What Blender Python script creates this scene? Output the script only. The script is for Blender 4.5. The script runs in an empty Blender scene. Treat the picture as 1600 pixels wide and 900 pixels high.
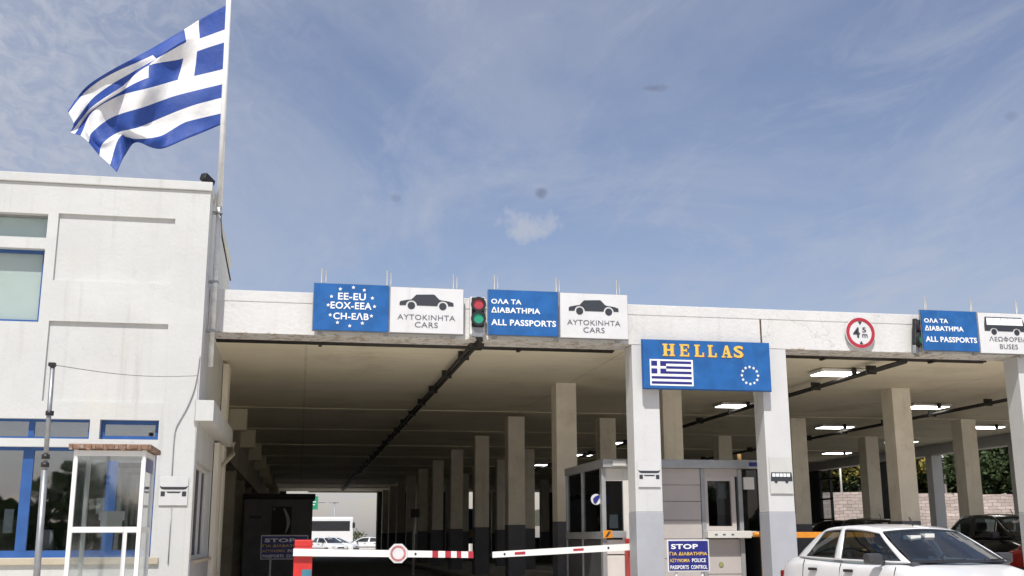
import bpy, bmesh, math, random
import numpy as np
from mathutils import Vector, Matrix
R = math.radians
S = bpy.context.scene
COL = S.collection
# ------------------------------------------------------------------ camera, sky, sun, exposure
cam_d = bpy.data.cameras.new('camera'); cam = bpy.data.objects.new('camera', cam_d); COL.objects.link(cam)
YAW, PITCH, ROLL = 0.187371, 0.223491, -0.0035054
fw = Vector((math.sin(YAW)*math.cos(PITCH), math.cos(YAW)*math.cos(PITCH), math.sin(PITCH)))
rt = Vector((math.cos(YAW), -math.sin(YAW), 0)); up = rt.cross(fw)
r2 = rt*math.cos(ROLL)+up*math.sin(ROLL); u2 = up*math.cos(ROLL)-rt*math.sin(ROLL)
cam.matrix_world = Matrix(((r2.x, u2.x, -fw.x, 0), (r2.y, u2.y, -fw.y, 0), (r2.z, u2.z, -fw.z, 1.25), (0, 0, 0, 1)))
cam_d.sensor_width = 36; cam_d.lens = 1720.66/1600*36; cam_d.clip_start = .1; cam_d.clip_end = 5000
S.camera = cam
S.view_settings.view_transform = 'Standard'; S.view_settings.look = 'None'
S.view_settings.exposure = 0.19; S.view_settings.gamma = 1; S.view_settings.use_curve_mapping = False
S.cycles.max_bounces = 10; S.cycles.diffuse_bounces = 8; S.cycles.transparent_max_bounces = 16
S.cycles.use_denoising = True
EL, AZ = R(57), R(17)                      # sun behind the camera, a little to the left
sun_dir = Vector((-math.sin(AZ)*math.cos(EL), -math.cos(AZ)*math.cos(EL), math.sin(EL)))
sd = bpy.data.lights.new('sun', 'SUN'); sun = bpy.data.objects.new('sun', sd); COL.objects.link(sun)
sd.energy = 4.0; sd.angle = R(.5); sd.color = (1, .965, .91)
sun.rotation_euler = sun_dir.to_track_quat('Z', 'Y').to_euler()
W = bpy.data.worlds.new('World'); S.world = W; W.use_nodes = True
nt = W.node_tree; N = nt.nodes; L = nt.links; N.clear()
out = N.new('ShaderNodeOutputWorld'); bg = N.new('ShaderNodeBackground'); bg.inputs['Strength'].default_value = .104
sky = N.new('ShaderNodeTexSky'); sky.sky_type = 'NISHITA'; sky.sun_disc = False
sky.sun_elevation = EL; sky.sun_rotation = R(180)+AZ; sky.altitude = 100; sky.air_density = 1.2; sky.dust_density = 1.3; sky.ozone_density = 1.6
geo = N.new('ShaderNodeTexCoord')
def wn(t, **k):
    n = N.new(t)
    for a, b in k.items(): setattr(n, a, b)
    return n
def wm(op, a, b=None, clamp=False):
    n = wn('ShaderNodeMath', operation=op, use_clamp=clamp)
    for i, v in enumerate((a, b)):
        if v is None: continue
        if isinstance(v, (int, float)): n.inputs[i].default_value = v
        else: L.new(v, n.inputs[i])
    return n.outputs[0]
def wramp(v, a, b, lo=0, hi=1):
    n = wn('ShaderNodeMapRange', interpolation_type='SMOOTHSTEP'); L.new(v, n.inputs[0])
    for i, x in enumerate((a, b, lo, hi)): n.inputs[i+1].default_value = x
    return n.outputs[0]
sep = N.new('ShaderNodeSeparateXYZ'); L.new(geo.outputs['Generated'], sep.inputs[0])
zz = wm('MAXIMUM', sep.outputs[2], .03)
zz = wm('ADD', zz, .06)
cmb = N.new('ShaderNodeCombineXYZ')        # the cloud sheet: directions laid out on a plane overhead
L.new(wm('DIVIDE', sep.outputs[0], zz), cmb.inputs[0]); L.new(wm('DIVIDE', sep.outputs[1], zz), cmb.inputs[1])
def wnoise(scale, detail, rough, loc=(0, 0, 0), sc=(1, 1, 1), rot=0, dist=0):
    m = N.new('ShaderNodeMapping'); L.new(cmb.outputs[0], m.inputs[0])
    m.inputs['Location'].default_value = loc; m.inputs['Scale'].default_value = sc; m.inputs['Rotation'].default_value = (0, 0, rot)
    n = N.new('ShaderNodeTexNoise'); L.new(m.outputs[0], n.inputs['Vector'])
    n.inputs['Scale'].default_value = scale; n.inputs['Detail'].default_value = detail; n.inputs['Roughness'].default_value = rough
    n.inputs['Distortion'].default_value = dist
    return n.outputs[0]
veil = wramp(wnoise(.95, 8, .62, (3.1, 1.7, 0), (1, .6, 1), .5, .9), .34, .68, .06, .46)
streak = wramp(wnoise(3.2, 9, .68, (7, 2, 0), (1.0, .42, 1), .75, .7), .44, .72, 0, .30)
# rippled high cloud towards the upper left
left = wramp(wm('ADD', wm('MULTIPLY', sep.outputs[0], -1.0), wm('MULTIPLY', sep.outputs[2], .55)), .12, .55)
rip = wramp(wnoise(22, 5, .62, (1, 5, 0), (1.0, .5, 1), -.35, .9), .36, .66, .42, .84)
rip = wm('MULTIPLY', rip, left)
mask = wm('MAXIMUM', wm('ADD', veil, streak), wm('ADD', veil, rip))
def puff(px, pz, py, r, asp, seed, amt):   # a small lone cloud around one direction
    d = Vector((px, py, pz)).normalized()
    vd = wn('ShaderNodeVectorMath', operation='SUBTRACT'); L.new(geo.outputs['Generated'], vd.inputs[0]); vd.inputs[1].default_value = d
    sc = wn('ShaderNodeVectorMath', operation='MULTIPLY'); L.new(vd.outputs[0], sc.inputs[0]); sc.inputs[1].default_value = (1, 1, asp)
    ln = wn('ShaderNodeVectorMath', operation='LENGTH'); L.new(sc.outputs[0], ln.inputs[0])
    nz = wn('ShaderNodeTexNoise'); L.new(geo.outputs['Generated'], nz.inputs['Vector'])
    nz.inputs['Scale'].default_value = 55; nz.inputs['Detail'].default_value = 4; nz.inputs['Roughness'].default_value = .6
    v = wm('ADD', ln.outputs['Value'], wm('MULTIPLY', wm('SUBTRACT', nz.outputs[0], .5), r*1.9))
    return wramp(v, r*1.0, r*.15, 0, amt)
white_p = puff(.1938, .2753, .9416, .034, 1.7, 1, .80)
mask = wm('MINIMUM', wm('MAXIMUM', mask, white_p), .93)
tint = wn('ShaderNodeMix', data_type='RGBA', blend_type='MULTIPLY'); tint.inputs[0].default_value = 1
L.new(sky.outputs[0], tint.inputs[6]); tint.inputs[7].default_value = (1.02, .92, .98, 1)
mx = wn('ShaderNodeMix', data_type='RGBA'); L.new(mask, mx.inputs[0]); L.new(tint.outputs[2], mx.inputs[6]); mx.inputs[7].default_value = (4.1, 4.4, 5.2, 1)
dk = None
for a in ((.2944, .3885, .8732, .013, 3.2, 2, .50), (.0742, .2986, .9515, .008, 1.6, 4, .3), (.2035, .3052, .9303, .0075, 1.2, 3, .62), (.560, .336, .757, .007, 1.3, 3, .25)):
    p = puff(a[0], a[1], a[2], *a[3:]); dk = p if dk is None else wm('MAXIMUM', dk, p)
mx2 = wn('ShaderNodeMix', data_type='RGBA'); L.new(dk, mx2.inputs[0]); L.new(mx.outputs[2], mx2.inputs[6]); mx2.inputs[7].default_value = (1.4, 1.55, 2.3, 1)
L.new(mx2.outputs[2], bg.inputs['Color']); L.new(bg.outputs[0], out.inputs[0])

# ------------------------------------------------------------------ materials
MATS = {}
def mat(name, base, rough=.6, metal=0, spec=.5, emit=None, es=0, var=0, vscale=3, dirt=None, damt=0, dscale=1.5, streaks=0, bump=0, bscale=30, coat=0, trans=0, chips=None, cracks=0, worn=None, joints=None):
    m = bpy.data.materials.new(name); m.use_nodes = True; MATS[name] = m
    t = m.node_tree; b = t.nodes['Principled BSDF']; n = t.nodes; l = t.links
    b.inputs['Roughness'].default_value = rough; b.inputs['Metallic'].default_value = metal
    b.inputs['Specular IOR Level'].default_value = spec; b.inputs['Coat Weight'].default_value = coat
    b.inputs['Base Color'].default_value = (*base, 1)
    if emit: b.inputs['Emission Color'].default_value = (*emit, 1); b.inputs['Emission Strength'].default_value = es
    tc = n.new('ShaderNodeTexCoord'); g = n.new('ShaderNodeNewGeometry')
    def noise(sc, det=5, ro=.6, mapsc=None):
        x = n.new('ShaderNodeTexNoise'); x.inputs['Scale'].default_value = sc; x.inputs['Detail'].default_value = det; x.inputs['Roughness'].default_value = ro
        src = g.outputs['Position']
        if mapsc:
            mp = n.new('ShaderNodeMapping'); mp.inputs['Scale'].default_value = mapsc; l.new(src, mp.inputs[0]); src = mp.outputs[0]
        l.new(src, x.inputs['Vector']); return x.outputs[0]
    def rng(v, a, b_, lo, hi):
        x = n.new('ShaderNodeMapRange'); x.interpolation_type = 'SMOOTHSTEP'; l.new(v, x.inputs[0])
        for i, q in enumerate((a, b_, lo, hi)): x.inputs[i+1].default_value = q
        return x.outputs[0]
    def mix(fac, a, bcol, mode='MIX'):
        x = n.new('ShaderNodeMix'); x.data_type = 'RGBA'; x.blend_type = mode
        if isinstance(fac, (int, float)): x.inputs[0].default_value = fac
        else: l.new(fac, x.inputs[0])
        for i, q in ((6, a), (7, bcol)):
            if isinstance(q, tuple): x.inputs[i].default_value = (*q, 1)
            else: l.new(q, x.inputs[i])
        return x.outputs[2]
    c = None
    if var:
        f = rng(noise(vscale), .3, .7, 0, 1)
        c = mix(f, tuple(x*(1-var) for x in base), tuple(min(.95, x*(1+var*.6)) for x in base))
    if dirt:
        f = rng(noise(dscale, 8, .7), .5, .75, 0, damt); c = mix(f, c if c else base, dirt)
    if streaks:
        f = rng(noise(2.2, 5, .65, (3.2, 3.2, .16)), .52, .8, 0, streaks); c = mix(f, c if c else base, tuple(x*.45 for x in (dirt or base)))
    if chips:
        f = rng(noise(5.5, 9, .78), .66, .70, 0, .85); c = mix(f, c if c else base, chips)
    def mth(op, a, b_):
        x = n.new('ShaderNodeMath'); x.operation = op
        for i, q in enumerate((a, b_)):
            if isinstance(q, (int, float)): x.inputs[i].default_value = q
            else: l.new(q, x.inputs[i])
        return x.outputs[0]
    if cracks:                                # sparse hairline cracks and patched paint
        vo = n.new('ShaderNodeTexVoronoi'); vo.feature = 'DISTANCE_TO_EDGE'; vo.inputs['Scale'].default_value = .8
        wv = n.new('ShaderNodeTexNoise'); wv.inputs['Scale'].default_value = 2.5; wv.inputs['Detail'].default_value = 6; l.new(g.outputs['Position'], wv.inputs['Vector'])
        ad = n.new('ShaderNodeVectorMath'); ad.operation = 'MULTIPLY_ADD'; l.new(wv.outputs['Color'], ad.inputs[0]); ad.inputs[1].default_value = (.6, .6, .6); l.new(g.outputs['Position'], ad.inputs[2]); l.new(ad.outputs[0], vo.inputs['Vector'])
        f = mth('MULTIPLY', rng(vo.outputs['Distance'], .008, .001, 0, 1), rng(noise(.55, 3), .5, .62, 0, cracks)); c = mix(f, c if c else base, tuple(x*.35 for x in base))
        f = mth('MULTIPLY', rng(noise(.7, 2, .4, (1, 1, 1.6)), .58, .60, 0, .5), .35); c = mix(f, c, tuple(min(.9, x*1.12) for x in base))
    if worn:                                  # paint lost along an edge, at heights z0 (bare) to z1 (whole)
        sp = n.new('ShaderNodeSeparateXYZ'); l.new(g.outputs['Position'], sp.inputs[0])
        e = rng(sp.outputs[2], worn[0], worn[1], .26, 0)
        f = rng(mth('ADD', noise(7, 9, .75, (1, 1, 2.2)), e), .70, .74, 0, .9); c = mix(f, c if c else base, worn[2])
    if joints:                                # faint board marks of the formwork
        sp = n.new('ShaderNodeSeparateXYZ'); l.new(g.outputs['Position'], sp.inputs[0])
        for k, w_ in ((1, joints), (0, joints*2)):
            fr = mth('FRACT', mth('DIVIDE', sp.outputs[k], w_), 0); f = mth('MULTIPLY', rng(mth('ABSOLUTE', mth('SUBTRACT', fr, .5), 0), .488, .497, 0, .5), rng(noise(1.1), .35, .6, .2, 1)); c = mix(f, c if c else base, tuple(x*.55 for x in base))
    if c: l.new(c, b.inputs['Base Color'])
    if bump:
        bp = n.new('ShaderNodeBump'); bp.inputs['Strength'].default_value = bump; bp.inputs['Distance'].default_value = .02
        l.new(noise(bscale, 6, .6), bp.inputs['Height']); l.new(bp.outputs[0], b.inputs['Normal'])
    return m
def glass(name, tintc, refl=1.5, rough=.02, gc=.96):
    m = bpy.data.materials.new(name); m.use_nodes = True; MATS[name] = m
    t = m.node_tree; n = t.nodes; l = t.links; n.clear()
    o = n.new('ShaderNodeOutputMaterial'); mx = n.new('ShaderNodeMixShader'); tr = n.new('ShaderNodeBsdfTransparent'); gl = n.new('ShaderNodeBsdfGlossy')
    f0 = ((refl-1)/(refl+1))**2
    gi = n.new('ShaderNodeNewGeometry'); dt = n.new('ShaderNodeVectorMath'); dt.operation = 'DOT_PRODUCT'; l.new(gi.outputs['Incoming'], dt.inputs[0]); l.new(gi.outputs['Normal'], dt.inputs[1])
    def mt(op, a, b=None):
        x = n.new('ShaderNodeMath'); x.operation = op
        for i, q in enumerate((a, b)):
            if q is None: continue
            if isinstance(q, (int, float)): x.inputs[i].default_value = q
            else: l.new(q, x.inputs[i])
        return x.outputs[0]
    fr_ = mt('ADD', f0, mt('MULTIPLY', 1-f0, mt('POWER', mt('SUBTRACT', 1.0, mt('MINIMUM', mt('ABSOLUTE', dt.outputs['Value']), 1.0)), 5.0)))
    tr.inputs[0].default_value = (*tintc, 1); gl.inputs['Roughness'].default_value = rough; gl.inputs['Color'].default_value = (gc, gc, gc, 1)
    gm = n.new('ShaderNodeNewGeometry'); nz = n.new('ShaderNodeTexNoise'); nz.inputs['Scale'].default_value = 1.3; l.new(gm.outputs['Position'], nz.inputs['Vector'])
    bp = n.new('ShaderNodeBump'); bp.inputs['Strength'].default_value = .12; bp.inputs['Distance'].default_value = .03; l.new(nz.outputs[0], bp.inputs['Height']); l.new(bp.outputs[0], gl.inputs['Normal'])
    l.new(fr_, mx.inputs[0]); l.new(tr.outputs[0], mx.inputs[1]); l.new(gl.outputs[0], mx.inputs[2]); l.new(mx.outputs[0], o.inputs[0])
    return m
wallp = mat('white_wall_paint', (.585, .592, .580), .75, var=.05, vscale=1.2, dirt=(.60, .555, .47), damt=.3, dscale=.9, streaks=.26, bump=.25, bscale=18, cracks=.10)
beamp = mat('flaking_white_beam_paint', (.655, .65, .64), .75, var=.05, vscale=2, dirt=(.58, .53, .45), damt=.3, dscale=1.4, streaks=.16, bump=.45, bscale=14, chips=(.42, .36, .28), cracks=.3, worn=(4.41, 4.66, (.40, .33, .25)))
creamp = mat('cream_column_paint', (.84, .785, .68), .7, var=.07, vscale=2, dirt=(.46, .41, .32), damt=.45, streaks=.25, bump=.2, bscale=20)
colp = mat('white_column_paint', (.60, .602, .60), .7, var=.04, vscale=2, dirt=(.60, .56, .48), damt=.3, streaks=.18, bump=.2, bscale=20)
dadof = mat('pale_grey_dado_paint', (.40, .41, .445), .6, var=.06, vscale=3, dirt=(.25, .25, .27), damt=.25, bump=.15)
dadoi = mat('shade_darkened_dado_paint', (.13, .135, .16), .6, var=.1, vscale=3, dirt=(.06, .06, .07), damt=.3, bump=.15)  # same dado paint as in front, roof shade darkened into its colour
ceilp = mat('stained_ceiling_plaster', (.85, .79, .63), .85, var=.06, vscale=.5, dirt=(.50, .44, .33), damt=.6, dscale=.45, bump=.25, bscale=9, joints=1.45)
wingp = mat('old_cream_render', (.56, .52, .42), .8, var=.12, vscale=1, dirt=(.16, .15, .13), damt=.5, dscale=.7, streaks=.4, bump=.2)
darkwall = mat('dark_grey_cladding', (.22, .22, .25), .6, var=.15, vscale=2)
backw = mat('charcoal_wall', (.06, .062, .07), .7, var=.2, vscale=2)  # charcoal tone with random variation, for walls, doors and panels
blackm = mat('black_rubber', (.015, .015, .017), .5, var=.2)
conduitm = mat('grimy_conduit_metal', (.045, .042, .038), .55, .4, var=.3, vscale=8)
bluef = mat('blue_window_paint', (.03, .105, .32), .4, var=.12, vscale=4)
whitef = mat('white_frame_paint', (.78, .78, .77), .4, var=.04, dirt=(.5, .45, .38), damt=.25, dscale=4)
rust = mat('rusty_flaking_paint', (.26, .16, .11), .85, var=.3, vscale=14, dirt=(.62, .57, .50), damt=.95, dscale=9, bump=.6, bscale=25)
signb = mat('blue_sign_sheet', (.016, .115, .36), .35, var=.16, vscale=4, dirt=(.035, .16, .38), damt=.6, dscale=6, streaks=.25)
signw = mat('white_sign_sheet', (.68, .68, .69), .35, var=.04, dirt=(.60, .58, .55), damt=.4, dscale=4, streaks=.14)
signd = mat('navy_sign_sheet', (.022, .025, .19), .35, var=.15, vscale=6)
letw = mat('white_lettering', (.86, .87, .88), .5, var=.02)
letk = mat('charcoal_lettering', (.035, .04, .05), .5, var=.1)
letg = mat('grey_lettering', (.13, .14, .16), .5, var=.1)
gold = mat('gold_lettering', (.78, .52, .10), .5, var=.15, vscale=20, dirt=(.45, .14, .05), damt=.6, dscale=12)
goldd = mat('rust_brown_lettering_edge', (.30, .085, .03), .6, var=.1)
redp = mat('red_barrier_paint', (.62, .035, .03), .4, var=.12, vscale=5, dirt=(.35, .02, .02), damt=.3)
redd = mat('dark_red_sign_ring', (.42, .03, .05), .4, var=.1)
armw = mat('white_boom_paint', (.82, .82, .80), .4, var=.05, vscale=6, dirt=(.5, .46, .42), damt=.3, dscale=3)
steel = mat('grey_galvanised_steel', (.34, .35, .36), .45, .6, var=.15, vscale=9)
polew = mat('white_pole_paint', (.78, .78, .77), .45, var=.06, dirt=(.42, .36, .30), damt=.4, dscale=5)
rodm = mat('pale_sign_rod', (.36, .36, .35), .45, .3, var=.1)
flagb = mat('blue_flag_cloth', (.018, .062, .30), .65, var=.12, vscale=6, bump=.7, bscale=7)
flagw = mat('white_flag_cloth', (.74, .735, .735), .7, var=.05, vscale=6, bump=.7, bscale=7)
boothp = mat('pinkish_grey_cladding', (.50, .455, .43), .55, var=.05, vscale=3, dirt=(.34, .31, .30), damt=.3)
boothm = mat('brushed_grey_booth_metal', (.36, .37, .38), .4, .3, var=.1, vscale=5)
boothw = mat('off_white_booth_panel', (.66, .64, .60), .5, var=.05)
orange = mat('orange_rail_paint', (.72, .27, .02), .4, var=.12, vscale=6)
asph = mat('worn_concrete_road', (.19, .185, .17), .9, var=.2, vscale=4, dirt=(.12, .115, .105), damt=.6, dscale=.5, bump=.4, bscale=60)
apronm = mat('sunbleached_concrete', (.60, .55, .47), .9, var=.12, vscale=1.2, dirt=(.42, .39, .33), damt=.5, dscale=.4, bump=.3, bscale=40)
groundm = mat('dry_earth', (.27, .24, .18), .95, var=.25, vscale=.3, dirt=(.10, .12, .05), damt=.6, dscale=.08)
kerbm = mat('kerb_concrete', (.34, .33, .30), .85, var=.15, vscale=4)
lineM = mat('white_road_paint', (.6, .6, .57), .7, var=.15, vscale=6)
carw = mat('white_car_paint', (.72, .72, .725), .25, coat=.6, var=.02, vscale=2)
carsil = mat('dark_car_paint', (.012, .013, .016), .22, coat=.7, var=.05)
carred = mat('red_car_paint', (.45, .02, .018), .25, coat=.6, var=.05)
plast = mat('dark_grey_plastic', (.035, .036, .04), .45, var=.1)
plastg = mat('grey_mirror_plastic', (.05, .05, .055), .4, var=.1)
seatm = mat('grey_seat_fabric', (.06, .065, .075), .9, var=.15, vscale=30)
alloy = mat('wheel_alloy', (.5, .5, .52), .3, .8, var=.05)
lampclear = mat('headlight_lens', (.6, .62, .65), .1, var=.05)
lampred = mat('red_lamp_lens', (.20, .01, .01), .15, var=.05)
lampor = mat('amber_lamp_lens', (.6, .2, .02), .15, var=.05)
lensr = mat('red_signal_lens', (.42, .05, .07), .2, emit=(.9, .08, .12), es=.03, var=.1)
lensg = mat('green_signal_lens', (.03, .30, .18), .2, emit=(.05, .7, .4), es=.03, var=.1)
tube = mat('lit_fluorescent_panel', (.85, .85, .85), .5, emit=(1, .98, .94), es=7)
blind = mat('pale_roller_blind', (.66, .70, .68), .8, var=.05, vscale=1.5)
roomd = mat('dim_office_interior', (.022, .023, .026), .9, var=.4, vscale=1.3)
paper = mat('pale_paper', (.7, .69, .65), .8, var=.05)
stonem = mat('pink_stone', (.47, .40, .37), .9, var=.2, vscale=1.5)
leafd = mat('dark_green_leaves', (.045, .075, .022), .7, var=.4, vscale=1.1)
leafy = mat('sunlit_yellow_green_leaves', (.26, .22, .04), .7, var=.4, vscale=1.1)  # sunlight on the foliage put into the leaf colour
leafm = mat('mid_green_leaves', (.055, .08, .025), .7, var=.4, vscale=1.1)
bark = mat('grey_bark', (.10, .08, .06), .9, var=.3, vscale=6, bump=.5)
greens = mat('green_road_sign_sheet', (.02, .28, .14), .4, var=.05)
win = glass('window_glass', (.86, .89, .90), 3.0)
winu = glass('pale_upper_window_glass', (.90, .93, .92), 1.6)
wins = glass('dull_side_window_glass', (.30, .32, .34), 1.45, .05, .35)
wind = glass('dark_booth_glass', (.50, .54, .57), 1.6)
cargl = glass('tinted_car_glass', (.34, .40, .42), 1.6)
shieldgl = glass('blue_tinted_windscreen_glass', (.24, .34, .42), 2.0)
cabgl = glass('dusty_cabin_glass', (.84, .87, .88), 2.6, .06)

def brick(m, bw, bh, mort):
    t = m.node_tree; n = t.nodes; l = t.links; b = n['Principled BSDF']
    tc = n.new('ShaderNodeTexCoord'); br = n.new('ShaderNodeTexBrick'); wz = n.new('ShaderNodeTexNoise'); wz.inputs['Scale'].default_value = 2.2; l.new(tc.outputs['UV'], wz.inputs['Vector'])
    wa = n.new('ShaderNodeVectorMath'); wa.operation = 'MULTIPLY_ADD'; l.new(wz.outputs['Color'], wa.inputs[0]); wa.inputs[1].default_value = (.22, .16, 0); l.new(tc.outputs['UV'], wa.inputs[2]); l.new(wa.outputs[0], br.inputs[0])
    br.inputs['Color1'].default_value = (.56, .47, .43, 1); br.inputs['Color2'].default_value = (.40, .33, .30, 1); br.inputs['Mortar'].default_value = (.20, .17, .15, 1)
    br.inputs['Scale'].default_value = 1; br.inputs['Brick Width'].default_value = bw; br.inputs['Row Height'].default_value = bh; br.inputs['Mortar Size'].default_value = mort
    nz = n.new('ShaderNodeTexNoise'); nz.inputs['Scale'].default_value = 5; nz.inputs['Detail'].default_value = 6
    mx = n.new('ShaderNodeMix'); mx.data_type = 'RGBA'; mx.blend_type = 'OVERLAY'; mx.inputs[0].default_value = .6
    l.new(br.outputs[0], mx.inputs[6]); l.new(nz.outputs[0], mx.inputs[7]); l.new(mx.outputs[2], b.inputs['Base Color'])
brick(stonem, .42, .17, .012)

# ------------------------------------------------------------------ mesh helpers
class MB:
    def __init__(s): s.bm = bmesh.new(); s.mi = 0
    def _m(s, fs):
        for f in fs: f.material_index = s.mi
    def box(s, x0, x1, y0, y1, z0, z1, bev=0, mtx=None):
        x0, x1 = min(x0, x1), max(x0, x1); y0, y1 = min(y0, y1), max(y0, y1); z0, z1 = min(z0, z1), max(z0, z1)
        v = [s.bm.verts.new(p) for p in ((x0,y0,z0),(x1,y0,z0),(x1,y1,z0),(x0,y1,z0),(x0,y0,z1),(x1,y0,z1),(x1,y1,z1),(x0,y1,z1))]
        fs = [s.bm.faces.new([v[i] for i in q]) for q in ((0,3,2,1),(4,5,6,7),(0,1,5,4),(1,2,6,5),(2,3,7,6),(3,0,4,7))]
        s._m(fs)
        if mtx: bmesh.ops.transform(s.bm, matrix=mtx, verts=v)
        if bev:
            es = list({e for f in fs for e in f.edges})
            r = bmesh.ops.bevel(s.bm, geom=es, offset=bev, segments=2, affect='EDGES', profile=.6); s._m(r['faces'])
        return s
    def prism(s, pts, y0, y1, axis='y'):       # polygon (a,b) swept along an axis
        f = {'y': lambda a, b, t: (a, t, b), 'x': lambda a, b, t: (t, a, b), 'z': lambda a, b, t: (a, b, t)}[axis]
        A = [s.bm.verts.new(f(a, b, y0)) for a, b in pts]; B = [s.bm.verts.new(f(a, b, y1)) for a, b in pts]
        n = len(pts); fs = [s.bm.faces.new(A[::-1]), s.bm.faces.new(B)]
        for i in range(n): fs.append(s.bm.faces.new((A[i], A[(i+1) % n], B[(i+1) % n], B[i])))
        s._m(fs); return s
    def disc(s, x, z, r, y0, y1, n=32): return s.prism([(x+r*math.cos(2*math.pi*i/n), z+r*math.sin(2*math.pi*i/n)) for i in range(n)], y0, y1)
    def ring(s, x, z, r0, r1, y0, y1, n=40):
        def c(r, y): return [s.bm.verts.new((x+r*math.cos(2*math.pi*i/n), y, z+r*math.sin(2*math.pi*i/n))) for i in range(n)]
        a, b, d, e = c(r0, y0), c(r1, y0), c(r1, y1), c(r0, y1); fs = []
        for p, q in ((a, b), (b, d), (d, e), (e, a)):
            for i in range(n): j = (i+1) % n; fs.append(s.bm.faces.new((p[i], p[j], q[j], q[i])))
        s._m(fs); return s
    def tube(s, pts, r, n=10, r2=None):
        pts = [Vector(p) for p in pts]; rings = []; k = len(pts)
        for i, p in enumerate(pts):
            d = (pts[min(i+1, k-1)]-pts[max(i-1, 0)]).normalized()
            a = d.orthogonal().normalized() if abs(d.z) > .99 else d.cross(Vector((0, 0, 1))).normalized()
            b = d.cross(a); rr = r if r2 is None else r+(r2-r)*i/(k-1)
            rings.append([s.bm.verts.new(p+a*rr*math.cos(2*math.pi*j/n)+b*rr*math.sin(2*math.pi*j/n)) for j in range(n)])
        fs = []
        for i in range(k-1):
            for j in range(n): q = (j+1) % n; f = s.bm.faces.new((rings[i][j], rings[i][q], rings[i+1][q], rings[i+1][j])); f.smooth = True; fs.append(f)
        fs += [s.bm.faces.new(rings[0][::-1]), s.bm.faces.new(rings[-1])]; s._m(fs); return s
    def poly(s, *pts):
        s._m([s.bm.faces.new([s.bm.verts.new(p) for p in pts])]); return s
    def text(s, body, x0, x1, z0, z1, y, bold=0, ext=.003, keep=False):
        c = bpy.data.curves.new('t', 'FONT'); c.body = body; c.extrude = ext; c.offset = bold; c.resolution_u = 3; c.space_character = 1.06
        o = bpy.data.objects.new('t', c); COL.objects.link(o); bpy.context.view_layer.update()
        me = bpy.data.meshes.new_from_object(o.evaluated_get(bpy.context.evaluated_depsgraph_get()))
        n = len(s.bm.verts); nf = len(s.bm.faces); s.bm.from_mesh(me); s.bm.verts.ensure_lookup_table(); s.bm.faces.ensure_lookup_table()
        vs = s.bm.verts[n:]; xs = [v.co.x for v in vs]; ys = [v.co.y for v in vs]
        a, b, c0, d = min(xs), max(xs), min(ys), max(ys)
        for v in vs: v.co = Vector((x0+(v.co.x-a)/(b-a)*(x1-x0), y-v.co.z, z0+(v.co.y-c0)/(d-c0)*(z1-z0)))
        s._m(s.bm.faces[nf:]); bpy.data.objects.remove(o); bpy.data.meshes.remove(me); return s
    def build(s, name, mats, parent=None, smooth=False, fix=True, wn_=False):
        if fix: bmesh.ops.recalc_face_normals(s.bm, faces=s.bm.faces)
        me = bpy.data.meshes.new(name)
        if smooth:
            for f in s.bm.faces: f.smooth = True
        s.bm.to_mesh(me); s.bm.free()
        for m in (mats if isinstance(mats, (list, tuple)) else [mats]): me.materials.append(m)
        o = bpy.data.objects.new(name, me); COL.objects.link(o)
        if parent: o.parent = parent
        return o
def catm(xs, P_, x):
    i = max(0, min(len(xs)-2, int(np.searchsorted(xs, x, 'right'))-1)); h = xs[i+1]-xs[i]; s = (x-xs[i])/h
    def tan(k):
        a, b = max(0, k-1), min(len(xs)-1, k+1); return (P_[b]-P_[a])/(xs[b]-xs[a])
    return (2*s**3-3*s*s+1)*P_[i]+(s**3-2*s*s+s)*h*tan(i)+(-2*s**3+3*s*s)*P_[i+1]+(s**3-s*s)*h*tan(i+1)
def tag(o, label=None, cat=None, group=None, kind=None):
    for k, v in (('label', label), ('category', cat), ('group', group), ('kind', kind)):
        if v: o[k] = v
    return o
def thing(name, label, cat, loc=(0, 0, 0), rz=0, group=None):
    o = bpy.data.objects.new(name, None); COL.objects.link(o); o.location = loc; o.rotation_euler = (0, 0, rz); o.empty_display_size = .2
    return tag(o, label, cat, group)
def copy_tree(o, parent=None):
    c = o.copy(); COL.objects.link(c)
    if parent: c.parent = parent
    for ch in list(o.children): copy_tree(ch, c)
    return c
def struct(o): o['kind'] = 'structure'; return o

# ------------------------------------------------------------------ ground
m = MB(); m.poly((-1500, -1500, -.01), (1500, -1500, -.01), (1500, 1500, -.01), (-1500, 1500, -.01)); struct(m.build('ground', groundm))
m = MB(); m.poly((-40, -60, -.004), (40, -60, -.004), (40, 23.5, -.004), (-40, 23.5, -.004)); struct(m.build('forecourt', apronm))  # unseen; pale concrete extended under the canopy to bounce light onto the soffit
m = MB(); m.poly((-2.4, 23.5, 0), (26, 23.5, 0), (26, 82.5, 0), (-2.4, 82.5, 0)); struct(m.build('covered_road', asph))
m = MB(); m.poly((-40, 82.5, -.004), (60, 82.5, -.004), (60, 260, -.004), (-40, 260, -.004)); struct(m.build('departure_yard', apronm))
m = MB()
m.box(5.05, 8.55, 16.4, 81, .0, .14, .02); m.box(13.2, 16.2, 17.2, 81, 0, .14, .02); m.box(18.1, 18.95, 17.2, 81, 0, .14, .02)
struct(m.build('kerb_island', kerbm))
m = MB()
for x in (1.8, 10.8):
    for y in range(-20, 17, 6): m.box(x-.06, x+.06, y, y+3, -.003, .001)
struct(m.build('lane_marking', lineM))
m = MB(); n = 14
vs = {}
for i in range(n+1):
    for j in range(n+1):
        x = 27+i*9; y = 51+j*9; h = 3.2+i*2.1+1.2*math.sin(i*1.3+j*.9)*min(1, i/2)
        vs[i, j] = m.bm.verts.new((x + max(0, (57-y))*1.2, y+3.5, h-.6))
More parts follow.
